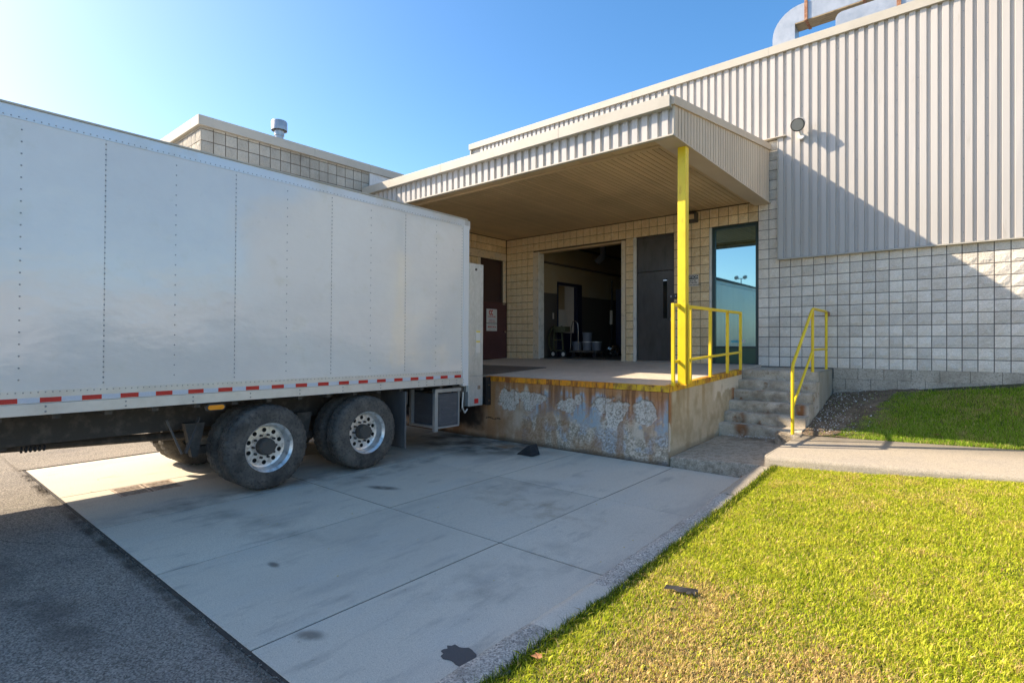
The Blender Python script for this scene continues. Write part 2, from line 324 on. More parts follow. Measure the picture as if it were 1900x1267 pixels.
def text(s, size, m, parent, loc, facing, name='lettering', align='CENTER', bold=0):
    """facing: '-y' or '+x'"""
    c = bpy.data.curves.new('t', 'FONT'); c.body = s; c.size = size; c.align_x = align; c.align_y = 'CENTER'; c.extrude = .0008; c.offset = bold
    t = bpy.data.objects.new('t', c); COL.objects.link(t)
    dg = bpy.context.evaluated_depsgraph_get(); me = bpy.data.meshes.new_from_object(t.evaluated_get(dg))
    bpy.data.objects.remove(t)
    o = link(name, me, m, parent)
    o.rotation_euler = (math.pi/2, 0, 0 if facing == '-y' else math.pi/2)
    P = Vector((0, 0, 0)); q = parent
    while q is not None: P += q.location; q = q.parent
    o.location = Vector(loc)-P
    return o

# ------------------------------------------------------------------ ground
def smooth01(t): t = np.clip(t, 0, 1); return t*t*(3-2*t)
def walk_z(x): return .33+.02*(x+1.93)
def walk_front(x): return 7.30+.06*np.clip(x+1.93, 0, 3)**1.5*1.55
def walk_back(x): return 9.25+.11*(x+1.95)
def lawn_front(x, y): return .075+.10*smooth01((y-3)/4.2)+.05*np.clip(x+1.82, 0, 6)+.03*smooth01((y-5)/3)
def lawn_back(x, y):
    t = np.clip((y-walk_back(x))/(11.9-walk_back(x)), 0, 1)
    top = .78+.13*np.clip(x+1.9, 0, 8)
    return walk_z(x)-.01+(top-walk_z(x))*(t**1.15)
def ground_z(x, y):
    x = np.asarray(x, float); y = np.asarray(y, float)
    return np.where(y < (walk_front(x)+walk_back(x))/2, np.minimum(lawn_front(x, y), walk_z(x)-.02), lawn_back(x, y))
g = G()
pts = [(-300, -300), (300, -300), (300, 300), (-300, 300)]
g.add([(a, b, -.022) for a, b in pts], [(0, 1, 2, 3)])
build('ground', g, 'asphalt', kind='structure', loc=(0, 0, -.022))
# near asphalt sheet, finely uneven, 1.4 m and less from the apron edge
ax = np.arange(-26, 3.01, .06); ay = np.arange(-6, 1.43, .04)
X, Y = np.meshgrid(ax, ay); Z = -.006+.006*(vnoise(X*1.5+40, Y*1.5+40, 3)-.5)
Z -= .009*smooth01((Y-1.30-.10*(vnoise(X*2+9, Y*0+3, 5)-.5))/.05)
grid_mesh('asphalt_yard', np.stack([X, Y, Z], -1), 'asphalt', kind='structure')
ax = np.arange(-30, -9.93, .1); ay = np.arange(1.36, 12, .1)
X, Y = np.meshgrid(ax, ay); grid_mesh('asphalt_lane', np.stack([X, Y, -.006+.006*(vnoise(X*1.5+40, Y*1.5+40, 3)-.5)], -1), 'asphalt', kind='structure')
# concrete apron: slabs with recessed joints
apron = empty('concrete_apron', (-6, 4, 0), kind='structure')
B('joint_filler', 'joint', apron, -9.93, -2.05, 1.40, 7.32, -.02, -.006)
xs = [-9.9, -7.87, -6.3, -4.72, -3.15, -2.07]; ys = [1.42, 3.6, 5.35, 7.31]
gx0, gx1, gy0, gy1 = -7.85, -7.37, 1.88, 2.52
for i in range(5):
    for j in range(3):
        x0, x1, y0, y1 = xs[i]+.007, xs[i+1]-.007, ys[j]+.007, ys[j+1]-.007
        dz = random.uniform(-.002, .002)
        if i == 1 and j == 0:      # slab with the drain let into it
            g = G().box(x0, gx0, y0, y1, -.1, dz).box(gx1, x1, y0, y1, -.1, dz).box(gx0, gx1, y0, gy0, -.1, dz).box(gx0, gx1, gy1, y1, -.1, dz)
            build('slab', g, 'concrete', apron)
        else:
            B('slab', 'concrete', apron, x0, x1, y0, y1, -.1, dz, bevel=.004)
dr = empty('drain_grate', ((gx0+gx1)/2, (gy0+gy1)/2, 0), 'rusty cast iron storm drain grate in two pieces beside the truck wheels', 'drain grate')
B('drain_pit', 'black', dr, gx0+.002, gx1-.002, gy0+.002, gy1-.002, -.13, -.09)
for (a, b) in ((gy0, 2.195), (2.205, gy1)):
    g = G().box(gx0+.004, gx1-.004, a+.004, a+.03, -.04, -.001).box(gx0+.004, gx1-.004, b-.03, b-.004, -.04, -.001).box(gx0+.004, gx0+.03, a+.03, b-.03, -.04, -.001).box(gx1-.03, gx1-.004, a+.03, b-.03, -.04, -.001)
    build('grate_frame', g, 'grate', dr)
    n = 8
    for k in range(n):
        x = gx0+.05+k*(gx1-gx0-.1)/(n-1)
        B('grate_bar', 'grate', dr, x-.012, x+.012, a+.031, b-.031, -.04, -.003)
# crumbled edge between asphalt and apron
n = 2600; g = G()
for k in range(n):
    x = random.uniform(-9.9, -2.2); y = 1.41-abs(random.gauss(0, .05)); r = random.uniform(.002, .007)
    if vnoise(np.array([x*2.]), np.array([3.3]), 8)[0] < .42: continue
    g.add([(x-r, y, -.008), (x, y-r, -.008), (x+r, y, -.008), (x, y+r, -.008), (x, y, -.008+r*1.2)], [(0,1,4),(1,2,4),(2,3,4),(3,0,4)])
build('edge_gravel', g, 'asphalt', kind='stuff')
g = G(); px_, py0 = -7.4, .3; pts = []
while px_ < -5.75: pts.append((px_, py0)); px_ += .05; py0 += .032+random.uniform(-.022, .022)
for (a, b), (c, d) in zip(pts[:-1], pts[1:]): w = random.uniform(.002, .005); g.add([(a, b-w, .0015), (c, d-w, .0015), (c, d+w, .0015), (a, b+w, .0015)], [(0, 1, 2, 3)])
build('asphalt_crack', g, 'joint', kind='structure')
# lawn surface
ax = np.concatenate([np.arange(-1.95, 2, .05), np.arange(2, 40, .5)]); ay = np.concatenate([np.arange(-20, 0, .5), np.arange(0, 11.96, .05)])
X, Y = np.meshgrid(ax, ay); Z = ground_z(X, Y)+.018*(vnoise(X*3+50, Y*3+50, 11)-.5)-.012
grid_mesh('lawn_ground', np.stack([X, Y, Z], -1), 'soil_under_grass', kind='structure')
# bare soil beside the stairs
ax = np.arange(-1.94, -.1, .03); ay = np.arange(9.3, 11.9, .03); X, Y = np.meshgrid(ax, ay)
edge = np.clip((X+1.94)/1.75-.33*(Y-9.3)/2.6*1.2, 0, 1)
Z = ground_z(X, Y)+.014+.05*(vnoise(X*7+5, Y*7+5, 21)-.5)-.05*smooth01((edge-.25)/.3)
grid_mesh('bare_soil', np.stack([X, Y, Z], -1), 'dirt', kind='structure')
def soil_mask(x, y): return (y > walk_back(x)-.02) & (((x+1.94)/1.75-.4*(y-9.3)/2.6) < .22+.2*(vnoise(x*4+3, y*4+3, 9)-.5)) | (y > 11.72)
g = G()
for k in range(300):
    x = -1.93+abs(random.gauss(0, .33)); y = random.uniform(9.4, 11.85)
    if x > -.3: continue
    z = float(ground_z(x, y))+.035; r = random.uniform(.003, .012)*(3 if random.random() < .03 else 1)
    a = random.uniform(0, 6.28); t = random.uniform(-.3, .3)*r
    ps = [(x+r*math.cos(a+q)*random.uniform(.6, 1), y+r*math.sin(a+q)*random.uniform(.6, 1), z+(t if q < 3 else -t)) for q in (0, 1.3, 2.9, 4.4)]
    g.add(ps+[(p[0], p[1], p[2]-.006) for p in ps], [(0,1,2,3),(0,4,5,1),(1,5,6,2),(2,6,7,3),(3,7,4,0)])
build('paint_chips', g, 'chip', kind='stuff')
# sidewalk
xs_ = np.concatenate([np.linspace(-1.93, 2, 90), np.linspace(2.2, 30, 60)])
v = []; rows = 7
for x in xs_:
    zf = float(walk_z(x)); a = float(walk_front(np.array(x))); b = float(walk_back(x))
    if x > 2: a = float(walk_front(np.array(2.)))+(x-2)*.28; b = float(walk_back(2.))+(x-2)*.28
    v.append([(x, a+.01, zf-.24), (x, a, zf-.05), (x, a+.012, zf-.012), (x, a+.04, zf), (x, (a+b)/2, zf+.004), (x, b-.02, zf), (x, b, zf-.1)])
P = np.array(v).transpose(1, 0, 2)
P[:, 0, 0] += 0
wk = empty('sidewalk', (-.5, 8.4, .33), kind='structure')
P[1:5, :, 1] += (.012*(vnoise(P[1:5, :, 0]*5+2, P[1:5, :, 1]*0+5, 31)-.5))
o = grid_mesh('pavement_slab', P, 'walk', parent=wk)
g = G(); pr = [(7.31, .10), (7.31, .32), (7.35, .333), (9.2, .333), (9.24, .30), (9.24, .10)]
build('end_face', g.prism(pr, 'x', -1.945, -1.925), 'walk', wk)
# curb in three stretches: broken aggregate at both ends and a smooth mended one between
curb = empty('curb', (-1.95, 4.5, 0), kind='structure')
def curb_piece(y0, y1, rough, m, flat=False):
    ay = np.arange(y0, y1+.001, .03); prof = [(-2.08, -.1), (-2.075, .0), (-2.06, .55), (-2.03, .85), (-1.98, 1), (-1.9, 1), (-1.83, .97), (-1.795, .9), (-1.78, -.5)]
    P = np.zeros((len(prof), len(ay), 3))
    for j, (px, f) in enumerate(prof):
        top = lawn_front(np.full_like(ay, -1.8), ay)*(1.0 if not flat else .97)
        P[j, :, 0] = px+(rough*.05*(vnoise(ay*4+j*3, ay*0+j*.7, 41)-.5) if 0 < j < 8 else 0)+(.03*math.sin(0) if flat else 0)
        P[j, :, 1] = ay; P[j, :, 2] = np.where(f > 0, f*top, f*.1)+(rough*.03*(vnoise(ay*9+j*3, ay*0+j*1.7, 43)-.5) if 1 < j < 8 else 0)
    for e, q in ((0, 1), (-1, -2)): P[2:6, e, 2] *= .8
    grid_mesh('curb_stone', P, m, parent=curb)
curb_piece(-12, 2.63, 1.0, 'curb'); curb_piece(2.61, 3.34, .25, 'concrete', True); curb_piece(3.30, 5.9, 1.0, 'curb'); curb_piece(5.885, 7.30, .4, 'walk')
# lower landing at the foot of the stairs
g = G(); xa, xb = -3.215, -1.95
g.add([(xa,7.33,-.1),(xb,7.33,-.1),(xb,9.6,-.1),(xa,9.6,-.1),(xa,7.33,.13),(xb,7.33,.195),(xb,9.6,.215),(xa,9.6,.185)], [(0,3,2,1),(4,5,6,7),(0,1,5,4),(1,2,6,5),(2,3,7,6),(3,0,4,7)])
build('lower_landing', g, 'rough_concrete', bevel=.025, kind='structure')

# ------------------------------------------------------------------ split-face block meshes
def block_geo(w, h, seed, amp=.016):
    r = random.Random(seed); n = 3; V = []; F = []
    for j in range(n+1):
        for i in range(n+1):
            edge = i in (0, n) or j in (0, n)
            d = -r.uniform(0, .004) if edge else -r.uniform(.35, 1)*amp
            V.append((-w/2+w*i/n+(0 if edge else r.uniform(-.012, .012)), d, h*j/n+(0 if edge else r.uniform(-.012, .012))))
    for j in range(n):
        for i in range(n): a = j*(n+1)+i; F.append((a, a+1, a+n+2, a+n+1))
    ring = [i for i in range(n+1)]+[(j)*(n+1)+n for j in range(1, n+1)]+[n*(n+1)+i for i in range(n-1, -1, -1)]+[j*(n+1) for j in range(n-1, 0, -1)]
    k = len(V); V += [(V[i][0], .02, V[i][2]) for i in ring]
    for q in range(len(ring)): q2 = (q+1) % len(ring); F.append((ring[q2], ring[q], k+q, k+q2))
    return V, F
PITCH = .2032
BM = {}
def block_mesh(m, w, h, amp=.016):
    key = (m, round(w, 3), round(h, 3), random.randrange(8), amp)
    if key not in BM:
        V, F = block_geo(w, h, hash(key[1:]) & 0xffff, amp); me = bpy.data.meshes.new('block'); me.from_pydata(V, [], F); me.materials.append(M[m]); BM[key] = me
    return BM[key]
CAMF = Vector((-.641, .767, 0)); CAMR = Vector((.767, .641, 0))
def place_blocks(cells, parent, limit=300):
    """cells: (x,y,z,w,h,rotz,material,amp)  nearest in-view ones are parts, the rest one stuff part"""
    def score(c):
        d = Vector((c[0], c[1], 0)); D = d.dot(CAMF); s = d.dot(CAMR)
        if D < .5 or abs(s/D) > .99 or (c[2]-1.78)/D > .66: return -1
        fac = abs((d.normalized()).dot(Vector((math.sin(c[5]), -math.cos(c[5]), 0))))
        return c[3]*c[4]*fac/D/D*(1 if not c[8] else .0001)
    cells = sorted(cells, key=score, reverse=True)
    P = Vector((0, 0, 0)); q = parent
    while q is not None: P += q.location; q = q.parent
    rest = {}
    for i, c in enumerate(cells):
        x, y, z, w, h, rz, m, amp, hid = c
        if i < limit and score(c) > 0 and not hid:
            o = bpy.data.objects.new('block', block_mesh(m, w, h, amp)); COL.objects.link(o); o.parent = parent
            o.location = Vector((x, y, z))-P; o.rotation_euler = (0, 0, rz)
        else:
            V, F = block_geo(w, h, i, amp); cs, sn = math.cos(rz), math.sin(rz)
            rest.setdefault(m, G()).add([(x+a*cs-b*sn, y+a*sn+b*cs, z+e) for a, b, e in V], F)
    for m, g in rest.items(): build('block_courses', g, m, parent, kind='stuff')
def cells(u0, u1, z0, z1, openings, fn, m, phase, zphase, amp=.016, j=.013):
    out = []
    k0 = math.floor((u0-phase)/PITCH); k1 = math.ceil((u1-phase)/PITCH); r0 = math.floor((z0-zphase)/.2+1e-6); r1 = math.ceil((z1-zphase)/.2-1e-6)
    for k in range(k0, k1):
        for r in range(r0, r1):
            a, b = max(u0, phase+k*PITCH), min(u1, phase+(k+1)*PITCH); c, d = max(z0, zphase+r*.2), min(z1, zphase+(r+1)*.2)
            if b-a < .03 or d-c < .03: continue
            ok = True
            for (p, q, s, t) in openings:
                if a < q-.001 and b > p+.001 and c < t-.001 and d > s+.001:
                    cx, cz = (a+b)/2, (c+d)/2
                    if p <= a+.03 and q >= b-.03 and s <= c+.03 and t >= d-.03: ok = False; break
                    if s <= cz <= t or (s <= c+.03 and t >= d-.03):      # trim sideways
                        if a < p: b = p
                        elif b > q: a = q
                        else: ok = False; break
                    else:
                        if c < s: d = s
                        elif d > t: c = t
                        else: ok = False; break
            if not ok or b-a < .03 or d-c < .03: continue
            x, y, rz, hid = fn((a+b)/2, (c+d)/2)
            out.append((x, y, c+j/2, b-a-j, d-c-j, rz, m((a+b)/2, (c+d)/2) if callable(m) else m, amp, hid))
    return out

# ------------------------------------------------------------------ main building
WY = 11.9; Z0 = 1.255; XC = -10.15
main = empty('factory_building', (-2, 12, 0), 'factory wall of split-face blocks under tall white ribbed metal siding, with the dock openings', 'building')
wall = empty('block_wall', (0, 0, 0)); wall.parent = main; wall.location = (0, 0, 0); wall.location = Vector((0, 0, 0))
OPEN = [(-9.18, -6.335, 1.0, 4.215), (-6.13, -5.116, 1.0, 4.255), (-4.303, -3.287, 1.0, 4.255)]
# backing (mortar plane) built of rectangles around the openings
def backing(y0, y1, x0, x1, z0, z1, ops, m, nm):
    g = G(); xs = sorted({x0, x1}|{v for o in ops for v in o[:2]}); 
    for a, b in zip(xs[:-1], xs[1:]):
        op = [o for o in ops if o[0] <= a+1e-6 and o[1] >= b-1e-6]
        if op:
            if op[0][3] < z1: g.box(a, b, y0, y1, op[0][3], z1)
            if op[0][2] > z0: g.box(a, b, y0, y1, z0, op[0][2])
        else: g.box(a, b, y0, y1, z0, z1)
    return build(nm, g, m, wall)
XM = -3.29
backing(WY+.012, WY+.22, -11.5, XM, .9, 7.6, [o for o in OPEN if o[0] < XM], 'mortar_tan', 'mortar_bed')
backing(WY+.012, WY+.22, XM, 14, .0, 7.6, [], 'mortar_grey', 'mortar_bed')
hidx = lambda u, z: (u, WY, 0, u < XC+.02 or (u < -8 and z > 4.7) or z > 5.9)
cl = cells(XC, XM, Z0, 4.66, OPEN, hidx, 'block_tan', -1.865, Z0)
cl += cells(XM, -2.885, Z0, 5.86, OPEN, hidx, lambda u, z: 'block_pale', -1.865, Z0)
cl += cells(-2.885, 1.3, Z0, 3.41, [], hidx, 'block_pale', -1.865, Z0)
cl += cells(1.3, 14, Z0, 3.41, [], lambda u, z: (u, WY, 0, True), 'block_pale', -1.865, Z0)
place_blocks(cl, wall)
# smooth foundation courses
k = 0
for r, (a, b) in enumerate([(1.06, 1.25), (.86, 1.05), (.66, .85), (.4, .65)]):
    x = -1.93-(.2 if r % 2 else 0)
    while x < 7:
        B('foundation_block', 'foundation', wall, max(x, -1.945)+.003, x+.397, WY-.008, WY+.03, a+.001, b+.008, bevel=.004); x += .4; k += 1
# siding: corrugated sheets of six ribs
def rib_profile(x0, n, p=.1524, d=.038, yb=11.86):
    pts = []
    for i in range(n):
        x = x0+i*p; pts += [(x, yb-d), (x+.086, yb-d), (x+.093, yb), (x+.145, yb)]
    pts.append((x0+n*p, yb-d)); return pts
def sheet(x0, n, z0, z1, yb, parent, name='siding_sheet', m='siding', lean=0):
    pts = rib_profile(x0, n, yb=yb)
    k = len(pts)
    zz = np.linspace(z0, z1, 5 if z1-z0 > 1 else 2); V = []; F = []
    for z in zz:
        for (x, y) in pts: V.append((x, y+random.uniform(-.0012, .0012), z))
    for j in range(len(zz)-1):
        for i in range(k-1): F.append((j*k+i, j*k+i+1, (j+1)*k+i+1, (j+1)*k+i))
    V2 = [(a, b+.0015, c) for a, b, c in V]
    return build(name, G().add(V, F), m, parent)
sid = empty('metal_siding', (0, 0, 0)); sid.parent = main; sid.location = (0, 0, 0)
scr = G()
x = -2.885; w6 = .9144
while x < 13:
    sheet(x, 6, 3.43, 7.56, 11.86, sid)
    for z in np.arange(3.6, 7.5, .62): scr.tube((x+.125, 11.861, z), (x+.125, 11.853, z), .007, 6); scr.tube((x+.125+.305, 11.861, z+.31), (x+.125+.305, 11.853, z+.31), .007, 6)
    x += w6
x = -2.885-w6
while x > -11.6:
    n = 6
    if x < -11.5: n = 5; x += .1524
    sheet(x, n, 5.885, 7.56, 11.86, sid); x -= w6
for k in range(80): scr.tube((-2.885+.1524*k+.125, 11.861, 3.47), (-2.885+.1524*k+.125, 11.853, 3.47), .006, 6)
build('siding_screws', scr, 'rivet', sid, kind='stuff')
B('siding_backing', 'siding', sid, -2.875, 14, 11.868, 11.905, 3.44, 7.55)
B('siding_backing', 'siding', sid, -11.5, -2.885, 11.868, 11.905, 5.89, 7.55)
B('drip_trim', 'trim', sid, -2.90, 14, 11.80, 11.90, 3.405, 3.425)
B('corner_trim', 'trim', sid, -2.905, -2.888, 11.815, 11.9, 3.43, 5.86)
B('ledge_flashing', 'trim', sid, -3.6, -2.74, 11.77, 11.89, 5.862, 5.88)
B('corner_trim', 'trim', sid, -11.53, -11.49, 11.8, 14, 5.6, 7.56)
for a in range(-4, 5):
    B('coping', 'trim', sid, max(-11.56, a*3.05+.0015), min(a*3.05+3.05, 14), 11.775, 12.15, 7.56, 7.725, bevel=.004)
B('roof', 'roofing', main, -11.5, 14, 12.13, 40, 7.50, 7.58)
B('end_wall', 'siding', main, -11.49, -11.3, 12.13, 40, 1, 7.56)
B('end_wall', 'siding', main, 13.8, 14, 12.13, 40, 0, 7.56)
# jambs and frames of the openings
B('door_jamb', 'plain_jamb', main, -9.18, -8.985, 11.885, 12.1, 1.25, 4.215)
B('door_jamb', 'plain_jamb', main, -6.45, -6.345, 11.885, 12.1, 1.25, 4.215)
B('jamb_edge', 'white_jamb', main, -8.983, -8.955, 11.87, 12.09, 1.25, 4.20)
B('lintel', 'soffit', main, -8.983, -6.452, 11.90, 12.1, 4.18, 4.213)
B('jamb_edge', 'white_jamb', main, -6.128, -6.062, 11.88, 12.1, 1.25, 4.25)
B('jamb_edge', 'white_jamb', main, -4.300, -4.255, 11.89, 12.1, 1.25, 4.25)
# dark steel door with transom panel
door = B('steel_door', 'door_dark', main, -6.05, -5.13, 11.965, 12.02, 1.30, 3.405)
B('transom_panel', 'door_dark', main, -6.05, -5.13, 11.96, 12.02, 3.42, 4.22)
build('door_frame', G().box(-6.06, -6.052, 11.93, 12.05, 1.28, 4.25).box(-5.128, -5.118, 11.93, 12.05, 1.28, 4.25).box(-6.052, -5.128, 11.93, 12.05, 4.222, 4.25), 'door_dark', main)
B('door_lite', 'glass_dark', door, -5.40, -5.30, 11.955, 11.964, 2.30, 3.22)
build('lite_frame', G().box(-5.42, -5.40, 11.95, 11.964, 2.28, 3.24).box(-5.30, -5.28, 11.95, 11.964, 2.28, 3.24).box(-5.40, -5.30, 11.95, 11.964, 3.22, 3.24).box(-5.40, -5.30, 11.95, 11.964, 2.28, 2.30), 'door_dark', door)
B('lite_trim', 'chrome', door, -5.395, -5.305, 11.949, 11.956, 3.17, 3.20)
build('lock_cylinder', G().tube((-5.20, 11.965, 2.80), (-5.20, 11.945, 2.80), .02, 14), 'chrome', door)
build('door_knob', G().tube((-5.19, 11.965, 2.28), (-5.19, 11.955, 2.28), .045, 16).tube((-5.19, 11.955, 2.28), (-5.19, 11.91, 2.28), .018, 12).tube((-5.19, 11.925, 2.28), (-5.11, 11.915, 2.275), .011, 8), 'chrome', door)
for z in (1.55, 2.35, 3.15): build('hinge', G().tube((-6.048, 11.955, z), (-6.048, 11.955, z+.11), .01, 8), 'door_dark', door)
B('threshold', 'chrome', main, -6.04, -5.14, 11.90, 11.96, 1.288, 1.31)
# reflective window
win = B('window_frame', 'green_frame', main, -4.253, -4.19, 11.93, 12.03, 1.275, 4.25)
for b in ((-3.35, -3.289, 11.93, 12.03, 1.275, 4.25), (-4.19, -3.35, 11.93, 12.03, 4.19, 4.25), (-4.19, -3.35, 11.935, 12.03, 1.62, 1.66), (-4.19, -3.35, 11.93, 12.03, 1.275, 1.30)):
    B('frame_bar', 'green_frame', main, *b)
B('window_pane', 'tinted_glass', main, -4.19, -3.35, 11.97, 11.98, 1.66, 4.19)
B('spandrel_panel', 'green_panel', main, -4.19, -3.35, 11.96, 11.98, 1.30, 1.62)
B('window_backing', 'black', main, -4.25, -3.29, 12.04, 12.06, 1.27, 4.26)
st = empty('window_sticker', (-3.72, 11.968, 1.74), 'small teal and white sticker low on the tinted window pane', 'sticker')
B('sticker_body', 'teal', st, -3.86, -3.66, 11.962, 11.968, 1.735, 1.79)
B('sticker_panel', 'sign_white', st, -3.655, -3.57, 11.962, 11.968, 1.74, 1.80)

# ------------------------------------------------------------------ room behind the big door
RX0, RX1, RY0, RY1, RZ0, RZ1 = -9.35, -4.4, 12.12, 21, 1.30, 5.4
room = empty('workshop_room', (-7, 16, RZ0), kind='structure')
B('floor', 'room_floor', room, RX0-.1, RX1, 11.912, RY1, RZ0-.3, RZ0)
B('ceiling', 'room_ceiling', room, RX0, RX1, RY0, RY1, RZ1, RZ1+.1)
DO = (13.28, 14.62, 3.54)
g = G().box(RX0-.1, RX0, RY0, DO[0], 3.18, RZ1).box(RX0-.1, RX0, DO[1], RY1, 3.18, RZ1).box(RX0-.1, RX0, DO[0], DO[1], DO[2], RZ1)
build('upper_wall', g, 'room_wall', room)
g = G().box(RX0-.1, RX0, RY0, DO[0], RZ0, 3.178).box(RX0-.1, RX0, DO[1], RY1, RZ0, 3.178)
build('painted_dado', g, 'room_dado', room)
B('back_wall', 'room_wall', room, RX0, RX1, RY1, RY1+.1, 3.18, RZ1); B('painted_dado', 'room_dado', room, RX0, RX1, RY1, RY1+.1, RZ0, 3.178)
B('side_wall', 'room_wall', room, RX1, RX1+.1, RY0, RY1, RZ0, RZ1)
for z in (4.02, 4.62): B('wall_beam', 'room_dado', room, RX0, RX0+.08, RY0, RY1, z, z+.05)
# inner doorway with glazed office beyond
build('doorway_frame', G().box(RX0-.12, RX0+.02, DO[0], DO[0]+.05, RZ0, DO[2]).box(RX0-.12, RX0+.02, DO[1]-.25, DO[1], RZ0, DO[2]).box(RX0-.12, RX0+.02, DO[0]+.05, DO[1]-.25, DO[2]-.09, DO[2]).box(RX0-.1, RX0, DO[0]+.05, DO[1]-.25, RZ0, 2.02), 'navy', room)
B('office_wall', 'room_wall', room, RX0-.9, RX0-.85, DO[0]-.3, DO[1]+.3, 2.0, 3.8)
nt_ = empty('paper_notice', (RX0+.02, 13.6, 2.1), 'pale printed paper notice on the glass of the inner doorway', 'notice')
B('paper_sheet', 'paper', nt_, RX0-.02, RX0-.01, 13.34, 13.82, 2.03, 2.72)
B('wall_switch', 'paper', room, RX0, RX0+.02, 13.05, 13.10, 2.42, 2.60)
# hanging exhaust hose, cabinet, carts
hg = G().tube((-8.55, 14.6, 5.4), (-8.55, 14.6, 4.35), .09, 14).tube((-8.55, 14.6, 4.38), (-8.75, 14.55, 4.2), .10, 14)
build('exhaust_hose', hg, 'blue_grey', smooth=True, label='dark exhaust hose hanging from the workshop ceiling inside the big doorway', cat='hose')
cb = empty('tool_cabinet', (-8.1, 15.6, RZ0), 'tall dark navy cabinet deep inside the workshop at the right of the doorway', 'cabinet')
B('cabinet_body', 'navy', cb, -8.55, -7.7, 15.4, 16.0, RZ0+.08, 3.42, bevel=.01)
B('cabinet_door', 'navy', cb, -8.54, -8.13, 15.375, 15.398, RZ0+.12, 3.38); B('cabinet_door', 'navy', cb, -8.12, -7.71, 15.375, 15.398, RZ0+.12, 3.38)
for x in (-8.5, -7.75): B('leg', 'black', cb, x-.03, x+.03, 15.45, 15.95, RZ0, RZ0+.08)
B('yellow_tag', 'paper', cb, -8.75, -8.66, 15.36, 15.38, 2.3, 2.75); B('tag_post', 'black', cb, -8.73, -8.68, 15.40, 15.44, RZ0, 3.7)
dc = empty('drum_cart', (-8.95, 12.75, RZ0), 'olive wheeled drum cart just inside the left jamb of the big doorway', 'cart')
build('cart_frame', G().bar((-9.1, 12.75, RZ0+.12), (-9.05, 12.75, RZ0+.92), .04).bar((-8.75, 12.75, RZ0+.06), (-8.82, 12.75, RZ0+.9), .04).bar((-9.1, 12.75, RZ0+.2), (-8.75, 12.75, RZ0+.2), .04).bar((-9.08, 12.75, RZ0+.5), (-8.8, 12.75, RZ0+.5), .03), 'cart_olive', dc)
B('cart_tray', 'cart_olive', dc, -9.0, -8.62, 12.62, 12.9, RZ0+.72, RZ0+.88, bevel=.01)
g = G()
for i in range(14):
    t0, t1 = 2.0+i*.18, 2.18+i*.18
    g.bar((-8.95+.27*math.cos(t0), 12.7, RZ0+.5+.42*math.sin(t0)), (-8.95+.27*math.cos(t1), 12.7, RZ0+.5+.42*math.sin(t1)), .035)
build('hoop', g, 'cart_olive', dc)
for x in (-9.05, -8.7): 
    wl = build('wheel', G().tube((x, 12.66, RZ0+.10), (x, 12.71, RZ0+.10), .10, 18), 'rubber', dc, loc=(x, 12.68, RZ0+.1)); build('wheel_disc', G().tube((x, 12.65, RZ0+.10), (x, 12.66, RZ0+.10), .055, 14), 'sign_white', wl)
ht = empty('platform_cart', (-8.45, 13.4, RZ0), 'low platform cart with a tall hooped handle inside the doorway', 'cart')
B('platform', 'chassis', ht, -8.85, -7.95, 13.2, 13.75, RZ0+.14, RZ0+.2)
hp = [(-8.83, 13.22, RZ0+.2), (-8.80, 13.22, RZ0+.85), (-8.75, 13.22, RZ0+1.03), (-8.66, 13.22, RZ0+1.05), (-8.58, 13.22, RZ0+.98), (-8.56, 13.22, RZ0+.8), (-8.56, 13.22, RZ0+.2)]
g = G(); [g.tube(a, b, .014, 8) for a, b in zip(hp[:-1], hp[1:])]; build('handle', g, 'chrome', ht)
for x in (-8.75, -8.05):
    for y in (13.28, 13.68): build('caster', G().tube((x, y-.02, RZ0+.07), (x, y+.02, RZ0+.07), .07, 14), 'rubber', ht)
for i, (x, y, z, lb) in enumerate([(-8.72, 13.4, 0, 'grey plastic pail at the handle end of the platform cart'), (-8.38, 13.42, 0, 'grey plastic pail in the middle of the platform cart, carrying another pail'), (-8.38, 13.42, .26, 'blue grey pail stacked on top of another pail on the cart'), (-8.08, 13.44, 0, 'blue grey pail at the far right end of the platform cart')]):
    p = empty('pail', (x, y, RZ0+.2+z), lb, 'pail', 'pails on the platform cart')
    build('pail_body', G().tube((x, y, RZ0+.202+z), (x, y, RZ0+.43+z), .125, 18, r2=.14), 'blue_grey', p, smooth=True)
    build('lid', G().tube((x, y, RZ0+.43+z), (x, y, RZ0+.455+z), .147, 18), 'galv' if i % 2 else 'blue_grey', p)
fb = empty('foil_bundle', (-8.0, 14.2, RZ0), 'shiny crumpled foil bundle on the workshop floor right of the carts', 'bundle')
bm = bmesh.new(); bmesh.ops.create_icosphere(bm, subdivisions=3, radius=.2)
for v in bm.verts: v.co *= random.uniform(.8, 1.1); v.co.z += .19
bm.to_mesh(me := bpy.data.meshes.new('foil')); bm.free(); link('crumpled_foil', me, 'chrome', fb)
build('tie_strap', G().lathe((-8.0, 14.2, RZ0+.19), 'x', [(.205, -.02), (.215, -.02), (.215, .02), (.205, .02)], 24), 'black', fb)

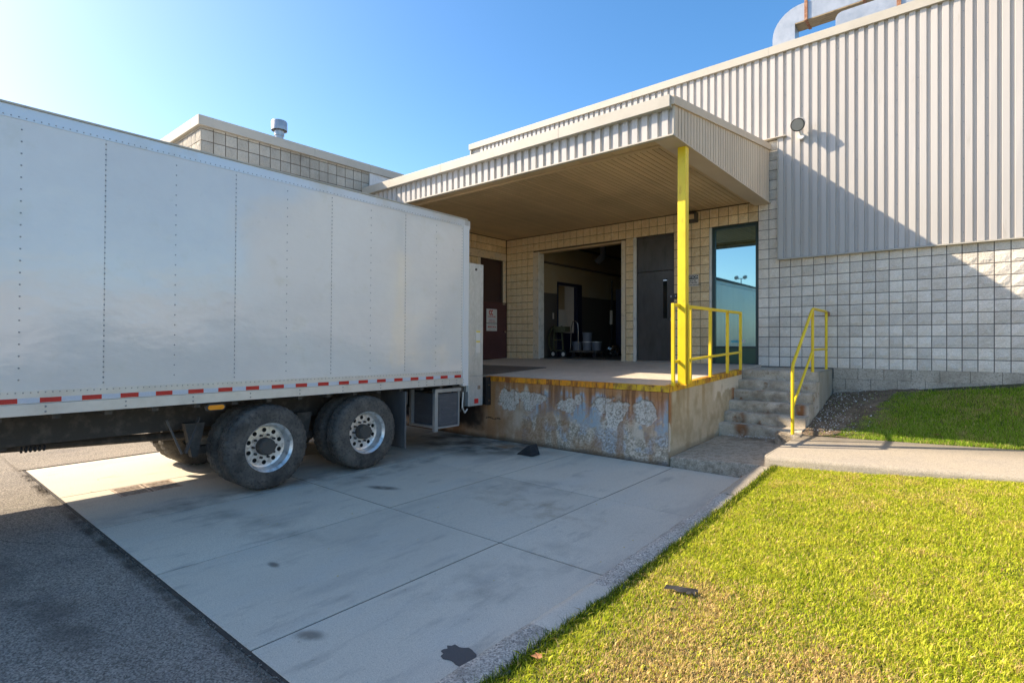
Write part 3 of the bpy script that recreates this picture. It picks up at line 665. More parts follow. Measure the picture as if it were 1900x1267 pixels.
# ------------------------------------------------------------------ left building
LFY = 3.74; ZT = 5.67
left = empty('block_building', (-12, 8, 0), 'lower block building with metal coping rising behind the truck, at left of the canopy', 'building')
lw = empty('block_wall', (0, 0, 0)); lw.parent = left; lw.location = (0, 0, 0)
ldoor = (10.80, 11.74, .9, 4.05)
def lbox(x0, x1, ops):
    g = G()
    g.box(x0, x1, LFY+.02, 10.80, 0, ZT-.16).box(x0, x1, 11.74, 11.9, 0, ZT-.16).box(x0, x1, 10.80, 11.74, 4.05, ZT-.16)
    return g
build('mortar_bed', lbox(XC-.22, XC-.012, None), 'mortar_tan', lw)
build('mortar_bed', G().box(-17, XC-.22, LFY+.012, LFY+.22, 0, ZT-.16), 'mortar_grey', lw)
fnl = lambda u, z: (XC, u, math.pi/2, z < 4.75 and u < 10.2 or (z > 4.7 and u > 7.2))
band = (10.2, 11.9, 4.05, 4.27)
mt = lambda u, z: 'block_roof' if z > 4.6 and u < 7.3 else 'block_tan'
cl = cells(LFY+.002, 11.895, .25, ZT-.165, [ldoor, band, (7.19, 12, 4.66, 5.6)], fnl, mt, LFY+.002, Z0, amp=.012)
cl += cells(-17, XC-.002, .25, ZT-.165, [], lambda u, z: (u, LFY, 0, z < 4.9 or u < -13), 'block_roof', XC-.002, Z0, amp=.012)
place_blocks(cl, lw)
B('lintel_band', 'plain_jamb', left, XC-.012, XC+.012, 10.2, 11.86, 4.06, 4.262)
B('door_jamb', 'plain_jamb', left, XC-.2, XC+.008, 11.742, 11.85, 1.25, 4.05)
B('door_jamb', 'plain_jamb', left, XC-.2, XC+.008, 10.70, 10.798, 1.25, 4.05)
B('transom', 'maroon_dark', left, XC-.12, XC-.08, 10.80, 11.74, 2.85, 4.04)
B('flashing_panel', 'galv', left, XC-.01, XC+.02, 7.19, 11.75, 4.98, 5.5)
y = LFY-.06
for a, b in ((LFY-.06, 5.85), (5.853, 7.19), (7.193, 9.6), (9.603, 11.77)): B('coping', 'trim', left, XC-.3, XC+.06, a, b, 5.50, 5.67, bevel=.004)
for a, b in ((-13, XC-.303), (-17, -13.003)): B('coping', 'trim', left, a, b, LFY-.06, LFY+.28, 5.50, 5.67, bevel=.004)
B('roof', 'roofing', left, -17, XC-.3, LFY+.25, 11.8, 5.3, 5.4)
B('end_wall', 'block_roof', left, -17.1, -16.9, LFY, 12, 0, 5.5)
ml = empty('maroon_door', (XC+.05, 11.3, 1.27), 'low maroon half door with two notices, in the corner behind the truck tailgate', 'door')
B('door_leaf', 'maroon', ml, XC-.02, XC+.04, 10.72, 11.84, 1.275, 2.86, bevel=.006)
B('top_rail', 'maroon', ml, XC+.04, XC+.05, 10.74, 11.82, 2.80, 2.85)
B('kick_plate', 'maroon', ml, XC+.04, XC+.046, 10.74, 11.82, 1.30, 1.50)
B('hinge', 'chrome', ml, XC+.04, XC+.055, 11.66, 11.78, 2.80, 2.83)
build('door_knob', G().tube((XC+.04, 11.72, 2.03), (XC+.1, 11.72, 2.03), .03, 12), 'chrome', ml)
s1 = empty('company_notice', (XC+.055, 11.2, 2.27), 'white notice with red double C logo on the maroon half door, the upper of two', 'sign')
B('sign_plate', 'sign_white', s1, XC+.042, XC+.05, 10.99, 11.42, 2.27, 2.66)
for (yc, mm) in ((11.145, 'sign_red'), (11.225, 'sign_red')):
    g = G()
    for i in range(7):
        t0 = math.radians(60+i*34.3); t1 = math.radians(60+(i+1)*34.3); ro, ri = .075, .036
        pts = [(yc+ro*math.cos(t0)*.8, 2.56+ro*math.sin(t0)), (yc+ro*math.cos(t1)*.8, 2.56+ro*math.sin(t1)), (yc+ri*math.cos(t1)*.8, 2.56+ri*math.sin(t1)), (yc+ri*math.cos(t0)*.8, 2.56+ri*math.sin(t0))]
        g.add([(XC+.0512, a, b) for a, b in pts]+[(XC+.0505, a, b) for a, b in pts], [(0,1,2,3),(7,6,5,4),(0,4,5,1),(1,5,6,2),(2,6,7,3),(3,7,4,0)])
    build('logo_mark', g, mm, s1)
text('CARDINAL', .068, 'sign_red', s1, (XC+.051, 11.205, 2.445), '+x')
text('SHIPPING AND', .035, 'sign_red', s1, (XC+.051, 11.205, 2.345), '+x'); text('RECEIVING DOOR', .035, 'sign_red', s1, (XC+.051, 11.205, 2.305), '+x')
B('colour_band', 'white_tape', s1, XC+.0502, XC+.0508, 11.03, 11.39, 2.37, 2.40)
s2 = empty('entry_notice', (XC+.055, 11.2, 2.05), 'small white notice with bold red words on the maroon half door, the lower of two', 'sign')
B('sign_plate', 'sign_white', s2, XC+.042, XC+.05, 10.99, 11.42, 2.05, 2.255)
text('NOTICE TO ALL DRIVERS', .026, 'sign_grey', s2, (XC+.051, 11.205, 2.225), '+x'); text('SERVICE DE LA', .052, 'sign_red', s2, (XC+.051, 11.205, 2.16), '+x', bold=.002)
text('REPORT TO OFFICE', .03, 'sign_grey', s2, (XC+.051, 11.205, 2.09), '+x')
vp = empty('roof_vent', (-11.3, 5.72, 5.4), 'round capped galvanised vent pipe on the flat roof behind the truck', 'vent')
build('pipe', G().tube((-11.3, 5.72, 5.38), (-11.3, 5.72, 6.3), .085, 20), 'duct', vp, smooth=True)
build('cap', G().lathe((-11.3, 5.72, 0), 'z', [(.15, 6.30), (.162, 6.28), (.162, 6.46), (.15, 6.48), (.0, 6.495), (.0, 6.44), (.14, 6.44)], 28, close=True), 'duct', vp, smooth=True)
build('collar', G().tube((-11.3, 5.72, 6.17), (-11.3, 5.72, 6.27), .1, 20), 'duct', vp, smooth=True)

# ------------------------------------------------------------------ canopy over the dock
CX, CY = -3.046, 7.08
can = empty('dock_canopy', (-6.5, 9.5, 4.6), 'flat metal canopy with white ribbed front fascia and brown soffit over the loading dock', 'canopy')
x = CX-.02-w6*1
x0 = CX-.02; k = 0
while x0 > XC+.05:
    n = 6 if x0-w6 > XC else int((x0-XC)/.1524)
    if n < 1: break
    sheet(x0-n*.1524, n, 4.605, 4.99, CY+.04, can, name='fascia_sheet'); x0 -= n*.1524
B('fascia_backing', 'siding', can, XC+.02, CX-.03, CY+.048, CY+.1, 4.605, 5.0)
B('bottom_trim', 'trim', can, XC+.02, CX-.005, CY-.01, CY+.06, 4.583, 4.603)
for a, b in ((XC+.025, -7.6), (-7.597, -4.9), (-4.897, CX-.02)): B('front_coping', 'trim', can, a, b, CY-.09, CY+.3, 4.955, 5.115, bevel=.004)
B('corner_post', 'trim', can, CX-.02, CX, CY-.0, CY+.05, 4.585, 5.09)
# side fascia of fine vertical boards, top edge rising towards the wall
def ztop(y): return 5.11+(y-CY)*(5.77-5.11)/(11.82-CY)
y = CY+.05; pw = .1135
while y < 11.76:
    e = min(y+pw-.020, 11.80)
    g = G().add([(CX-.03, y, 4.60), (CX-.0, y, 4.60), (CX, e, 4.60), (CX-.03, e, 4.60), (CX-.03, y, ztop(y)-.1), (CX, y, ztop(y)-.1), (CX, e, ztop(e)-.1), (CX-.03, e, ztop(e)-.1)], [(0,3,2,1),(4,5,6,7),(0,1,5,4),(1,2,6,5),(2,3,7,6),(3,0,4,7)])
    build('fascia_board', g, 'fascia_side', can); y += pw
g = G().add([(CX-.04, CY+.05, 4.6), (CX-.024, CY+.05, 4.6), (CX-.024, 11.82, 4.6), (CX-.04, 11.82, 4.6), (CX-.04, CY+.05, ztop(CY)-.1), (CX-.024, CY+.05, ztop(CY)-.1), (CX-.024, 11.82, ztop(11.82)-.1), (CX-.04, 11.82, ztop(11.82)-.1)], [(0,3,2,1),(4,5,6,7),(0,1,5,4),(1,2,6,5),(2,3,7,6),(3,0,4,7)])
build('fascia_backing', g, 'gap', can)
for a, b in ((CY-.05, 10.2), (10.204, 11.82)):
    g = G().add([(CX-.3, a, ztop(a)-.12), (CX+.03, a, ztop(a)-.12), (CX+.03, b, ztop(b)-.12), (CX-.3, b, ztop(b)-.12), (CX-.3, a, ztop(a)), (CX+.03, a, ztop(a)), (CX+.03, b, ztop(b)), (CX-.3, b, ztop(b))], [(0,3,2,1),(4,5,6,7),(0,1,5,4),(1,2,6,5),(2,3,7,6),(3,0,4,7)])
    build('side_coping', g, 'fascia_side', can, bevel=.004)
B('bottom_trim', 'fascia_side', can, CX-.30, CX+.004, CY+.051, 11.88, 4.575, 4.597)
B('beam_casing', 'soffit', can, CX-.31, CX-.28, CY+.1, 11.88, 4.58, 4.70)
# roof deck
g = G().add([(XC+.03, CY+.1, 4.99), (CX-.05, CY+.1, 4.99), (CX-.05, 11.8, 5.66), (XC+.03, 11.8, 5.66), (XC+.03, CY+.1, 5.03), (CX-.05, CY+.1, 5.03), (CX-.05, 11.8, 5.70), (XC+.03, 11.8, 5.70)], [(0,3,2,1),(4,5,6,7),(0,1,5,4),(1,2,6,5),(2,3,7,6),(3,0,4,7)])
build('roof_deck', g, 'roofing', can)
# soffit: boards running in from the front, one short row then the long ones
B('soffit_backing', 'gap', can, XC+.02, CX-.28, CY+.1, 11.88, 4.705, 4.72)
x = XC+.03; sw = .1
while x < CX-.33:
    B('soffit_board', 'soffit', can, x, min(x+sw-.010, CX-.315), 7.62, 11.87, 4.665, 4.69); x += sw
x = XC+.03
while x < CX-.33:
    B('soffit_board', 'soffit', can, x, min(x+.3-.006, CX-.315), CY+.07, 7.40, 4.625, 4.64); x += .3
B('soffit_trim', 'soffit', can, XC+.03, CX-.315, 7.41, 7.46, 4.60, 4.68)
B('soffit_trim', 'soffit', can, XC+.03, CX-.315, 7.47, 7.61, 4.655, 4.69)
post = empty('canopy_post', (-3.13, 7.62, 1.14), 'tall square yellow steel post holding the open corner of the canopy', 'post')
build('post_shaft', G().box(-3.195, -3.075, 7.56, 7.68, 1.155, 4.574), 'yellow', post, bevel=.006)
B('base_plate', 'yellow_rust', post, -3.214, -3.056, 7.54, 7.70, 1.139, 1.155)
build('weld_flange', G().box(-3.06, -3.045, 7.60, 7.64, 1.156, 2.3), 'yellow', post)

# ------------------------------------------------------------------ loading dock
DX, DY = -3.22, 7.31
def dz(y): return 1.13+(y-DY)*(1.283-1.13)/(WY-DY)
dock = empty('loading_dock', (-6.5, 9.5, 0), 'stained concrete loading dock with rusty yellow steel edge', 'loading dock')
g = G().add([(XC+.003, DY+.03, .02), (DX-.01, DY+.03, .02), (DX-.01, 11.9, .02), (XC+.003, 11.9, .02), (XC+.003, DY+.03, dz(DY)), (DX-.01, DY+.03, dz(DY)), (DX-.01, 11.9, dz(11.9)), (XC+.003, 11.9, dz(11.9))], [(0,3,2,1),(4,5,6,7),(0,1,5,4),(1,2,6,5),(2,3,7,6),(3,0,4,7)])
build('deck_slab', g, 'dock_top', dock)
# front face with spalls, paint remains, rust and exposed stone
ax = np.arange(XC+.01, DX+.001, .012); az = np.linspace(0, 1.055, 88); X, Z = np.meshgrid(ax, az)
n1 = vnoise(X*6+20, Z*6+4, 51); n2 = vnoise(X*22+20, Z*22+4, 53, 3); n3 = vnoise(X*2+7, Z*2+1, 55)
def ell(cx, cz, rx, rz, wob=.5):
    return 1-np.sqrt(((X-cx)/rx)**2+((Z-cz)/rz)**2)-wob*(n1-.5)*1.0-.12*(n2-.5)
sp = np.maximum.reduce([ell(-6.16, .74, .27, .20, .9), ell(-5.66, .80, .33, .12, .9), ell(-5.75, .68, .16, .13, .9), ell(-4.93, .73, .22, .14, 1.1), ell(-4.74, .83, .08, .10, .8), ell(-4.17, .76, .30, .17, 1.1), ell(-4.10, .58, .14, .18, 1.1), ell(-3.58, .74, .19, .18, 1.0)])
low = (.50+.10*np.sin(X*2.3+1.2)+.16*(n1-.5)-Z)*4; low = np.where(X > -5.9, low, -1); low = np.where(X > -4.45, np.maximum(low, (-abs(X+4.05)+.38)*3-(Z > .72)*3+.6*(n1-.5)), low)
spall = smooth01(sp*9); lows = smooth01(low*1.8)
base = np.array([.43, .375, .29]); C = np.ones(X.shape+(3,))*base
def mixc(c, k): 
    global C
    k = np.clip(k, 0, 1)[..., None]; C = C*(1-k)+np.array(c)*k
mixc((.25, .185, .11), (n1-.42)*3)
mixc((.40, .36, .28), (n3-.55)*4)
paint = smooth01((X+5.75)/.3+(n1-.5)*3)*smooth01((n3*.25+n1*.75-.42)*16+1.3*(Z-.50)/.3)*smooth01((.97-Z+.25*(n1-.5))/.04)
mixc((.23, .285, .32), paint*.95)
mixc((.34, .27, .18), paint*smooth01((n2-.60)*14)*.8)
mixc((.42, .37, .285), lows*.85)
mixc((.20, .165, .115), lows*smooth01((n2-.5)*6)*.7)
mixc((.27, .31, .35), lows*smooth01((n1-.53)*12)*.6)
mixc((.46, .43, .37), spall*.9)
n5 = vnoise(X*60+2, Z*60+9, 57, 2); mixc((.25, .22, .17), spall*smooth01((n5-.50)*9)*.85); mixc((.17, .14, .10), lows*smooth01((n5-.52)*9)*.75); mixc((.55, .50, .42), lows*smooth01((n5-.30)*-20)*.6)
cr = smooth01((sp+.02)*14)*(1-smooth01((sp-.05)*14)); mixc((.11, .075, .045), cr*.8*(n2 > .4))
streak = vnoise(X*9+3, Z*.8+3, 61, 4); st2 = vnoise(X*26+3, Z*1.2+3, 63, 3)
rust = smooth01((streak-.44)*7)*smooth01((Z-.05-.75*(1-streak))/.6)
mixc((.33, .13, .03), rust*.8*(1-.8*spall)); mixc((.30, .135, .04), smooth01((Z-.90+.22*(streak-.5))/.08)*.8*(1-spall)); mixc((.24, .125, .05), smooth01((vnoise(X*4+50, Z*1.3+5, 67, 4)-.52)*7)*.6*(1-spall)); mixc((.13, .055, .02), smooth01((st2-.57)*12)*smooth01((Z-.45)/.5)*.75*(1-.6*spall))
mixc((.27, .13, .05), smooth01((-5.5-X)/.9)*.75*(1-spall)*(.5+streak*.7))
mixc((.45, .25, .10), smooth01(1-abs(X+6.62)/.16)*smooth01((Z-.1)/.5)*.55)
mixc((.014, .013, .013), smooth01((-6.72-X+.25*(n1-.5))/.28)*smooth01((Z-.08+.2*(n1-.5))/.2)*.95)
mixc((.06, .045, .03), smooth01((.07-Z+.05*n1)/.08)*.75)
Yp = DY+.020*spall+.006*lows*(.5+n2)-.003*(n1-.5)+.010*spall*(n5-.5)
crack = (abs(Z-(.375+.01*np.sin(X*30))) < .009)&(X > -6.75)&(X < -6.38); Yp = Yp+crack*.02; mixc((.04, .03, .02), crack*1.)
Yp[-1] = DY+.02
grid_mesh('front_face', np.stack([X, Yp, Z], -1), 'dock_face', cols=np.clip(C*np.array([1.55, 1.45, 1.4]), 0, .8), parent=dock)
# side face
ay = np.arange(DY, 10.62, .02); az = np.linspace(.0, 1.0, 60); Yg, Zt = np.meshgrid(ay, az); Zg = Zt*(dz(Yg)-.085)
n1 = vnoise(Yg*6+3, Zg*6, 71); n2 = vnoise(Yg*20+3, Zg*20, 73); st1 = vnoise(Yg*8+3, Zg*.9, 75); C = np.ones(Yg.shape+(3,))*np.array([.40, .36, .275])
mixc((.31, .265, .18), (n1-.4)*3); mixc((.27, .20, .10), smooth01((st1-.5)*6)*smooth01((Zg-.2)/.8)*.7)
mixc((.25, .10, .03), smooth01(1-abs(Yg-DY-.04)/.10)*smooth01((Zg-.35)/.4)*.9); mixc((.25, .10, .03), smooth01(1-abs(Yg-10.1)/.16)*smooth01((Zg-.45+.3*(n1-.5))/.3)*.85)
pale = (smooth01((Yg-9.0)/.2)*smooth01((Zg-.86-.12*(n1-.5)*4)/.05)); mixc((.52, .49, .42), pale*.9)
chip = smooth01((1-np.sqrt(((Yg-DY)/.10)**2+((Zg-.40)/.24)**2)-.9*(n1-.5))*8); mixc((.60, .55, .43), chip)
mixc((.09, .07, .05), smooth01((.22-Zg+.06*n1)/.06)*.4)
Xp = DX+.004*(n1-.5)+.008*(n2-.5)*.3-.03*chip*(.4+n2)
grid_mesh('side_face', np.stack([Xp, Yg, Zg], -1)[:, ::-1], 'dock_face', cols=np.clip(C[:, ::-1]*np.array([1.35, 1.22, 1.05]), 0, .8), parent=dock)
# steel edges
B('edge_angle', 'angle_rust', dock, -6.72, -4.1, DY-.012, DY+.09, 1.048, 1.134)
B('edge_angle', 'yellow_rust', dock, -4.098, DX+.012, DY-.012, DY+.09, 1.048, 1.134)
g = G().add([(DX-.09, DY+.092, 1.05), (DX+.012, DY+.092, 1.05), (DX+.012, 10.55, 1.15), (DX-.09, 10.55, 1.15), (DX-.09, DY+.092, 1.137), (DX+.012, DY+.092, 1.137), (DX+.012, 10.55, 1.243), (DX-.09, 10.55, 1.243)], [(0,3,2,1),(4,5,6,7),(0,1,5,4),(1,2,6,5),(2,3,7,6),(3,0,4,7)])
build('edge_angle', g, 'yellow_rust', dock)
lv = empty('dock_leveler', (-7.8, 8.2, 1.14), 'dark steel dock leveler plate let into the dock floor behind the truck', 'dock leveler')
g = G().add([(-8.75, 7.28, 1.12), (-6.86, 7.28, 1.12), (-6.86, 9.35, 1.19), (-8.75, 9.35, 1.19), (-8.75, 7.28, 1.142), (-6.86, 7.28, 1.142), (-6.86, 9.35, 1.212), (-8.75, 9.35, 1.212)], [(0,3,2,1),(4,5,6,7),(0,1,5,4),(1,2,6,5),(2,3,7,6),(3,0,4,7)])
build('deck_plate', g, 'steel_plate', lv); B('hinged_lip', 'steel_plate', lv, -8.7, -6.9, 7.2, 7.278, 1.11, 1.135)
for x0_, lb in ((-6.98, 'black rubber dock bumper on the dock face at the right of the truck tail'), (-8.95, 'black rubber dock bumper on the dock face hidden behind the truck tail')):
    bp = empty('dock_bumper', (x0_+.18, DY-.08, .62), lb, 'dock bumper', 'dock bumpers')
    for k in range(9): B('rubber_pad', 'rubber', bp, x0_+.04*k, x0_+.04*k+.036, DY-.13, DY-.005, .63, 1.12)
    B('steel_bracket', 'black', bp, x0_+.36, x0_+.37, DY-.14, DY-.005, .62, 1.125)
    for z in (.70, .98): build('bolt', G().tube((x0_+.37, DY-.07, z), (x0_+.385, DY-.07, z), .015, 8), 'chrome', bp)

# ------------------------------------------------------------------ stairs
stairs = empty('concrete_stairs', (-2.6, 10, .2), 'six chipped and rust stained concrete steps beside the dock up to the landing', 'stairs')
rz = [.383, .554, .724, .895, 1.065, 1.236]; ry = [9.35, 9.61, 9.87, 10.13, 10.38, 10.64]
def step_mesh(name, x0, x1, y0, y1, z0, z1, m='step'):
    nx = 40; prof = [(y0+.012, z0), (y0+.006, (z0+z1)/2), (y0, z1-.03), (y0+.008, z1-.008), (y0+.03, z1), ((y0+y1)/2, z1), (y1, z1)]
    xx = np.linspace(x0, x1, nx); P = np.zeros((len(prof), nx, 3))
    for j, (a, b) in enumerate(prof):
        nn = vnoise(xx*7+j, xx*0+z1*9+j*.5, 81, 4)-.5; dn = np.maximum(0, vnoise(xx*5+3, xx*0+z1*13, 83, 3)-.6)*.25
        P[j, :, 0] = xx; P[j, :, 1] = a+(nn*.008+(dn*.45 if j in (2, 3) else 0) if j < 5 else 0); P[j, :, 2] = b-(dn*.25 if j in (3, 4) else 0)+(nn*.006 if 2 < j < 6 else 0)
    grid_mesh(name, P, m, parent=stairs)
for i in range(6):
    y1 = ry[i+1] if i < 5 else 11.895
    step_mesh('step', -3.218, -1.95, ry[i], y1+.03, (.18 if i == 0 else rz[i-1])-.01, rz[i])
    B('step_core', 'step', stairs, -3.215, -1.955, ry[i]+.04, 11.89, (.1 if i == 0 else rz[i-1])-.0, rz[i]-.012)
B('step_cheek', 'dock_side', stairs, -1.96, -1.945, ry[5]+.03, 11.88, .3, rz[5]-.006)
for i in range(5): B('step_cheek', 'step', stairs, -1.958, -1.947, ry[i]+.03, ry[i+1]+.028, .15, rz[i]-.004)
bm = bmesh.new(); bmesh.ops.create_cube(bm, size=1)
bmesh.ops.subdivide_edges(bm, edges=bm.edges, cuts=3, use_grid_fill=True)
for v in bm.verts: v.co = Vector((v.co.x*.34, v.co.y*.3, v.co.z*.2))+Vector([random.uniform(-.012, .012) for _ in range(3)])
me = bpy.data.meshes.new('footing'); bm.to_mesh(me); bm.free()
o = link('handrail_footing', me, 'rough_concrete'); o.location = (-2.08, 9.16, .25); tag(o, 'broken lump of concrete holding the foot of the stair handrail', 'footing')
# ------------------------------------------------------------------ railings
rl = empty('dock_railing', (-3.19, 8.9, 1.15), 'yellow pipe guard railing with five posts along the side edge of the dock', 'railing')
RXX = -3.185; py = [7.385, 8.0, 8.85, 9.68, 10.40]; rt = 2.25
for y in py: build('rail_post', G().bar((RXX, y, dz(y)+.004), (RXX, y, rt+.02 if y < 10 else rt+.02), .045), 'yellow', rl, bevel=.004)
build('top_rail', G().bar((RXX, py[0]-.022, rt+.04), (RXX, py[-1]+.022, rt+.04), .045), 'yellow', rl, bevel=.004)
for a, b in zip(py[:-1], py[1:]): build('mid_rail', G().bar((RXX, a+.024, 1.475+(a-7.3)*.03), (RXX, b-.024, 1.475+(b-7.3)*.03), .036), 'yellow', rl, bevel=.003)
hr = empty('stair_handrail', (-2.02, 10.2, .33), 'bent yellow pipe handrail along the open right side of the concrete stairs', 'handrail')
def pipe(name, pts, r=.024):
    P = []
    for i, p in enumerate(pts):
        p = Vector(p)
        if 0 < i < len(pts)-1:
            a = (Vector(pts[i-1])-p).normalized(); b = (Vector(pts[i+1])-p).normalized()
            for t in (0, .5, 1): P.append((p+a*.05*(1-t))*(1-t)+(p+b*.05*t)*t if t != .5 else p+(a+b)*.018)
        else: P.append(p)
    g = G()
    for a, b in zip(P[:-1], P[1:]): g.tube(a, b, r, 12, cap=True)
    build(name, g, 'yellow', hr, smooth=True)
HX = -2.02
pipe('handrail_pipe', [(HX, 9.10, .34), (HX, 9.10, 1.40), (HX, 10.52, 2.33), (HX, 11.72, 2.33), (HX, 11.72, 1.235)])
pipe('upright', [(HX, 10.52, 1.236), (HX, 10.52, 2.30)])
pipe('lower_rail', [(HX, 9.13, .78), (HX, 10.50, 1.60)], .02); pipe('lower_rail', [(HX, 10.54, 1.62), (HX, 11.70, 1.62)], .02)
build('wall_anchor', G().box(HX-.03, HX+.03, 11.74, 11.885, 2.25, 2.33), 'rusty', hr)

# ------------------------------------------------------------------ wall fittings
cs = empty('caution_sign', (-4.71, 11.87, 3.1), 'weathered black and white caution sign on the block wall behind the yellow post', 'sign')
B('sign_plate', 'paper', cs, -4.89, -4.53, 11.862, 11.868, 2.99, 3.25)
B('header', 'black', cs, -4.875, -4.545, 11.8595, 11.8615, 3.15, 3.235)
text('CAUTION', .082, 'sign_white', cs, (-4.71, 11.8585, 3.192), '-y', bold=.001)
for s, z in (('WHEELS MUST BE', 3.115), ('CHOCKED BEFORE', 3.07), ('LOADING AND UNLOADING', 3.02)): text(s, .036 if z > 3.05 else .030, 'black', cs, (-4.875, 11.861, z), '-y', align='LEFT', bold=.001)
rd = empty('card_reader', (-5.04, 11.87, 2.78), 'small dark card reader box on the block wall beside the steel door', 'card reader')
B('reader_box', 'door_dark', rd, -5.10, -4.985, 11.84, 11.885, 2.73, 2.84, bevel=.006); build('reader_button', G().tube((-5.045, 11.842, 2.795), (-5.045, 11.834, 2.795), .012, 10), 'galv', rd)
wp = empty('wall_pack_light', (-4.66, 11.8, 4.5), 'small dark bronze wall light under the canopy, half behind the yellow post', 'lamp')
build('lamp_housing', G().prism([(11.885, 4.62), (11.885, 4.40), (11.80, 4.40), (11.70, 4.45), (11.70, 4.58), (11.76, 4.62)], 'x', -4.80, -4.54), 'door_dark', wp, bevel=.01)
build('lamp_lens', G().add([(-4.775, 11.698, 4.455), (-4.565, 11.698, 4.455), (-4.565, 11.698, 4.56), (-4.775, 11.698, 4.56), (-4.775, 11.69, 4.46), (-4.565, 11.69, 4.46), (-4.565, 11.69, 4.555), (-4.775, 11.69, 4.555)], [(4,5,6,7),(0,1,5,4),(1,2,6,5),(2,3,7,6),(3,0,4,7)]), 'soffit', wp)
# floodlight on the siding
fl = empty('wall_floodlight', (-2.42, 11.78, 5.8), 'round metal floodlight on a bracket high on the white ribbed siding', 'floodlight')
build('wall_bracket', G().tube((-2.46, 11.83, 5.78), (-2.46, 11.74, 5.78), .06, 14).tube((-2.46, 11.76, 5.80), (-2.47, 11.62, 5.93), .025, 8), 'white_paint', fl)
c = Vector((-2.48, 11.60, 5.96)); d = Vector((.10, -.80, -.32)).normalized()
build('lamp_housing', G().tube(c-d*.14, c-d*.05, .05, 20, r2=.115).tube(c-d*.05, c+d*.07, .115, 20), 'white_paint', fl, smooth=True)
build('lamp_rim', G().tube(c+d*.065, c+d*.095, .125, 20), 'chassis', fl); build('lamp_lens', G().tube(c+d*.09, c+d*.102, .105, 20), 'lens', fl)
build('visor', G().add([c+d*.09+Vector(v) for v in [(-.13, 0, .0), (-.10, 0, .10), (0, 0, .14), (.10, 0, .10), (.13, 0, 0)]]+[c+d*-.02+Vector(v) for v in [(-.135, 0, .0), (-.105, 0, .105), (0, 0, .145), (.105, 0, .105), (.135, 0, 0)]], [(0,1,6,5),(1,2,7,6),(2,3,8,7),(3,4,9,8)]), 'galv', fl)

# ------------------------------------------------------------------ roof ducts
def duct_profile(x0, xr, zt, zb, zl, r):
    out = [(x0, zl), (x0, zt-r)]
    for i in range(1, 8): t = math.pi/2*i/8; out.append((x0+r-r*math.cos(t), zt-r+r*math.sin(t)))
    return out+[(x0+r, zt), (xr, zt), (xr, zb), (x0+.47, zb), (x0+.47, zl)]
d1 = empty('roof_duct', (-1, 13.8, 7.6), 'large galvanised roof duct that bends down through the roof, the rear one', 'duct')
build('duct_body', G().prism(duct_profile(-3.42, 3, 9.34, 8.95, 7.58, .62), 'y', 13.5, 13.9), 'duct', d1)
B('duct_underside', 'duct_under', d1, -2.945, 3, 13.502, 13.898, 8.925, 8.947)
for x in (-2.72, -1.62, -.4, .8): build('duct_flange', G().box(x-.03, x+.03, 13.46, 13.94, 8.92, 9.37), 'rusty', d1)
d2 = empty('roof_duct', (0, 13.2, 7.6), 'lower galvanised roof duct in front, lying just above the coping of the siding', 'duct')
build('duct_body', G().prism([(-2.07, 7.58), (-2.07, 8.5), (-2.03, 8.57), (-1.96, 8.6), (3, 8.6), (3, 7.58)], 'y', 13.0, 13.3), 'duct', d2)
for x in (-.99, .2): build('duct_flange', G().box(x-.035, x+.035, 12.96, 13.34, 7.58, 8.63), 'rusty', d2)

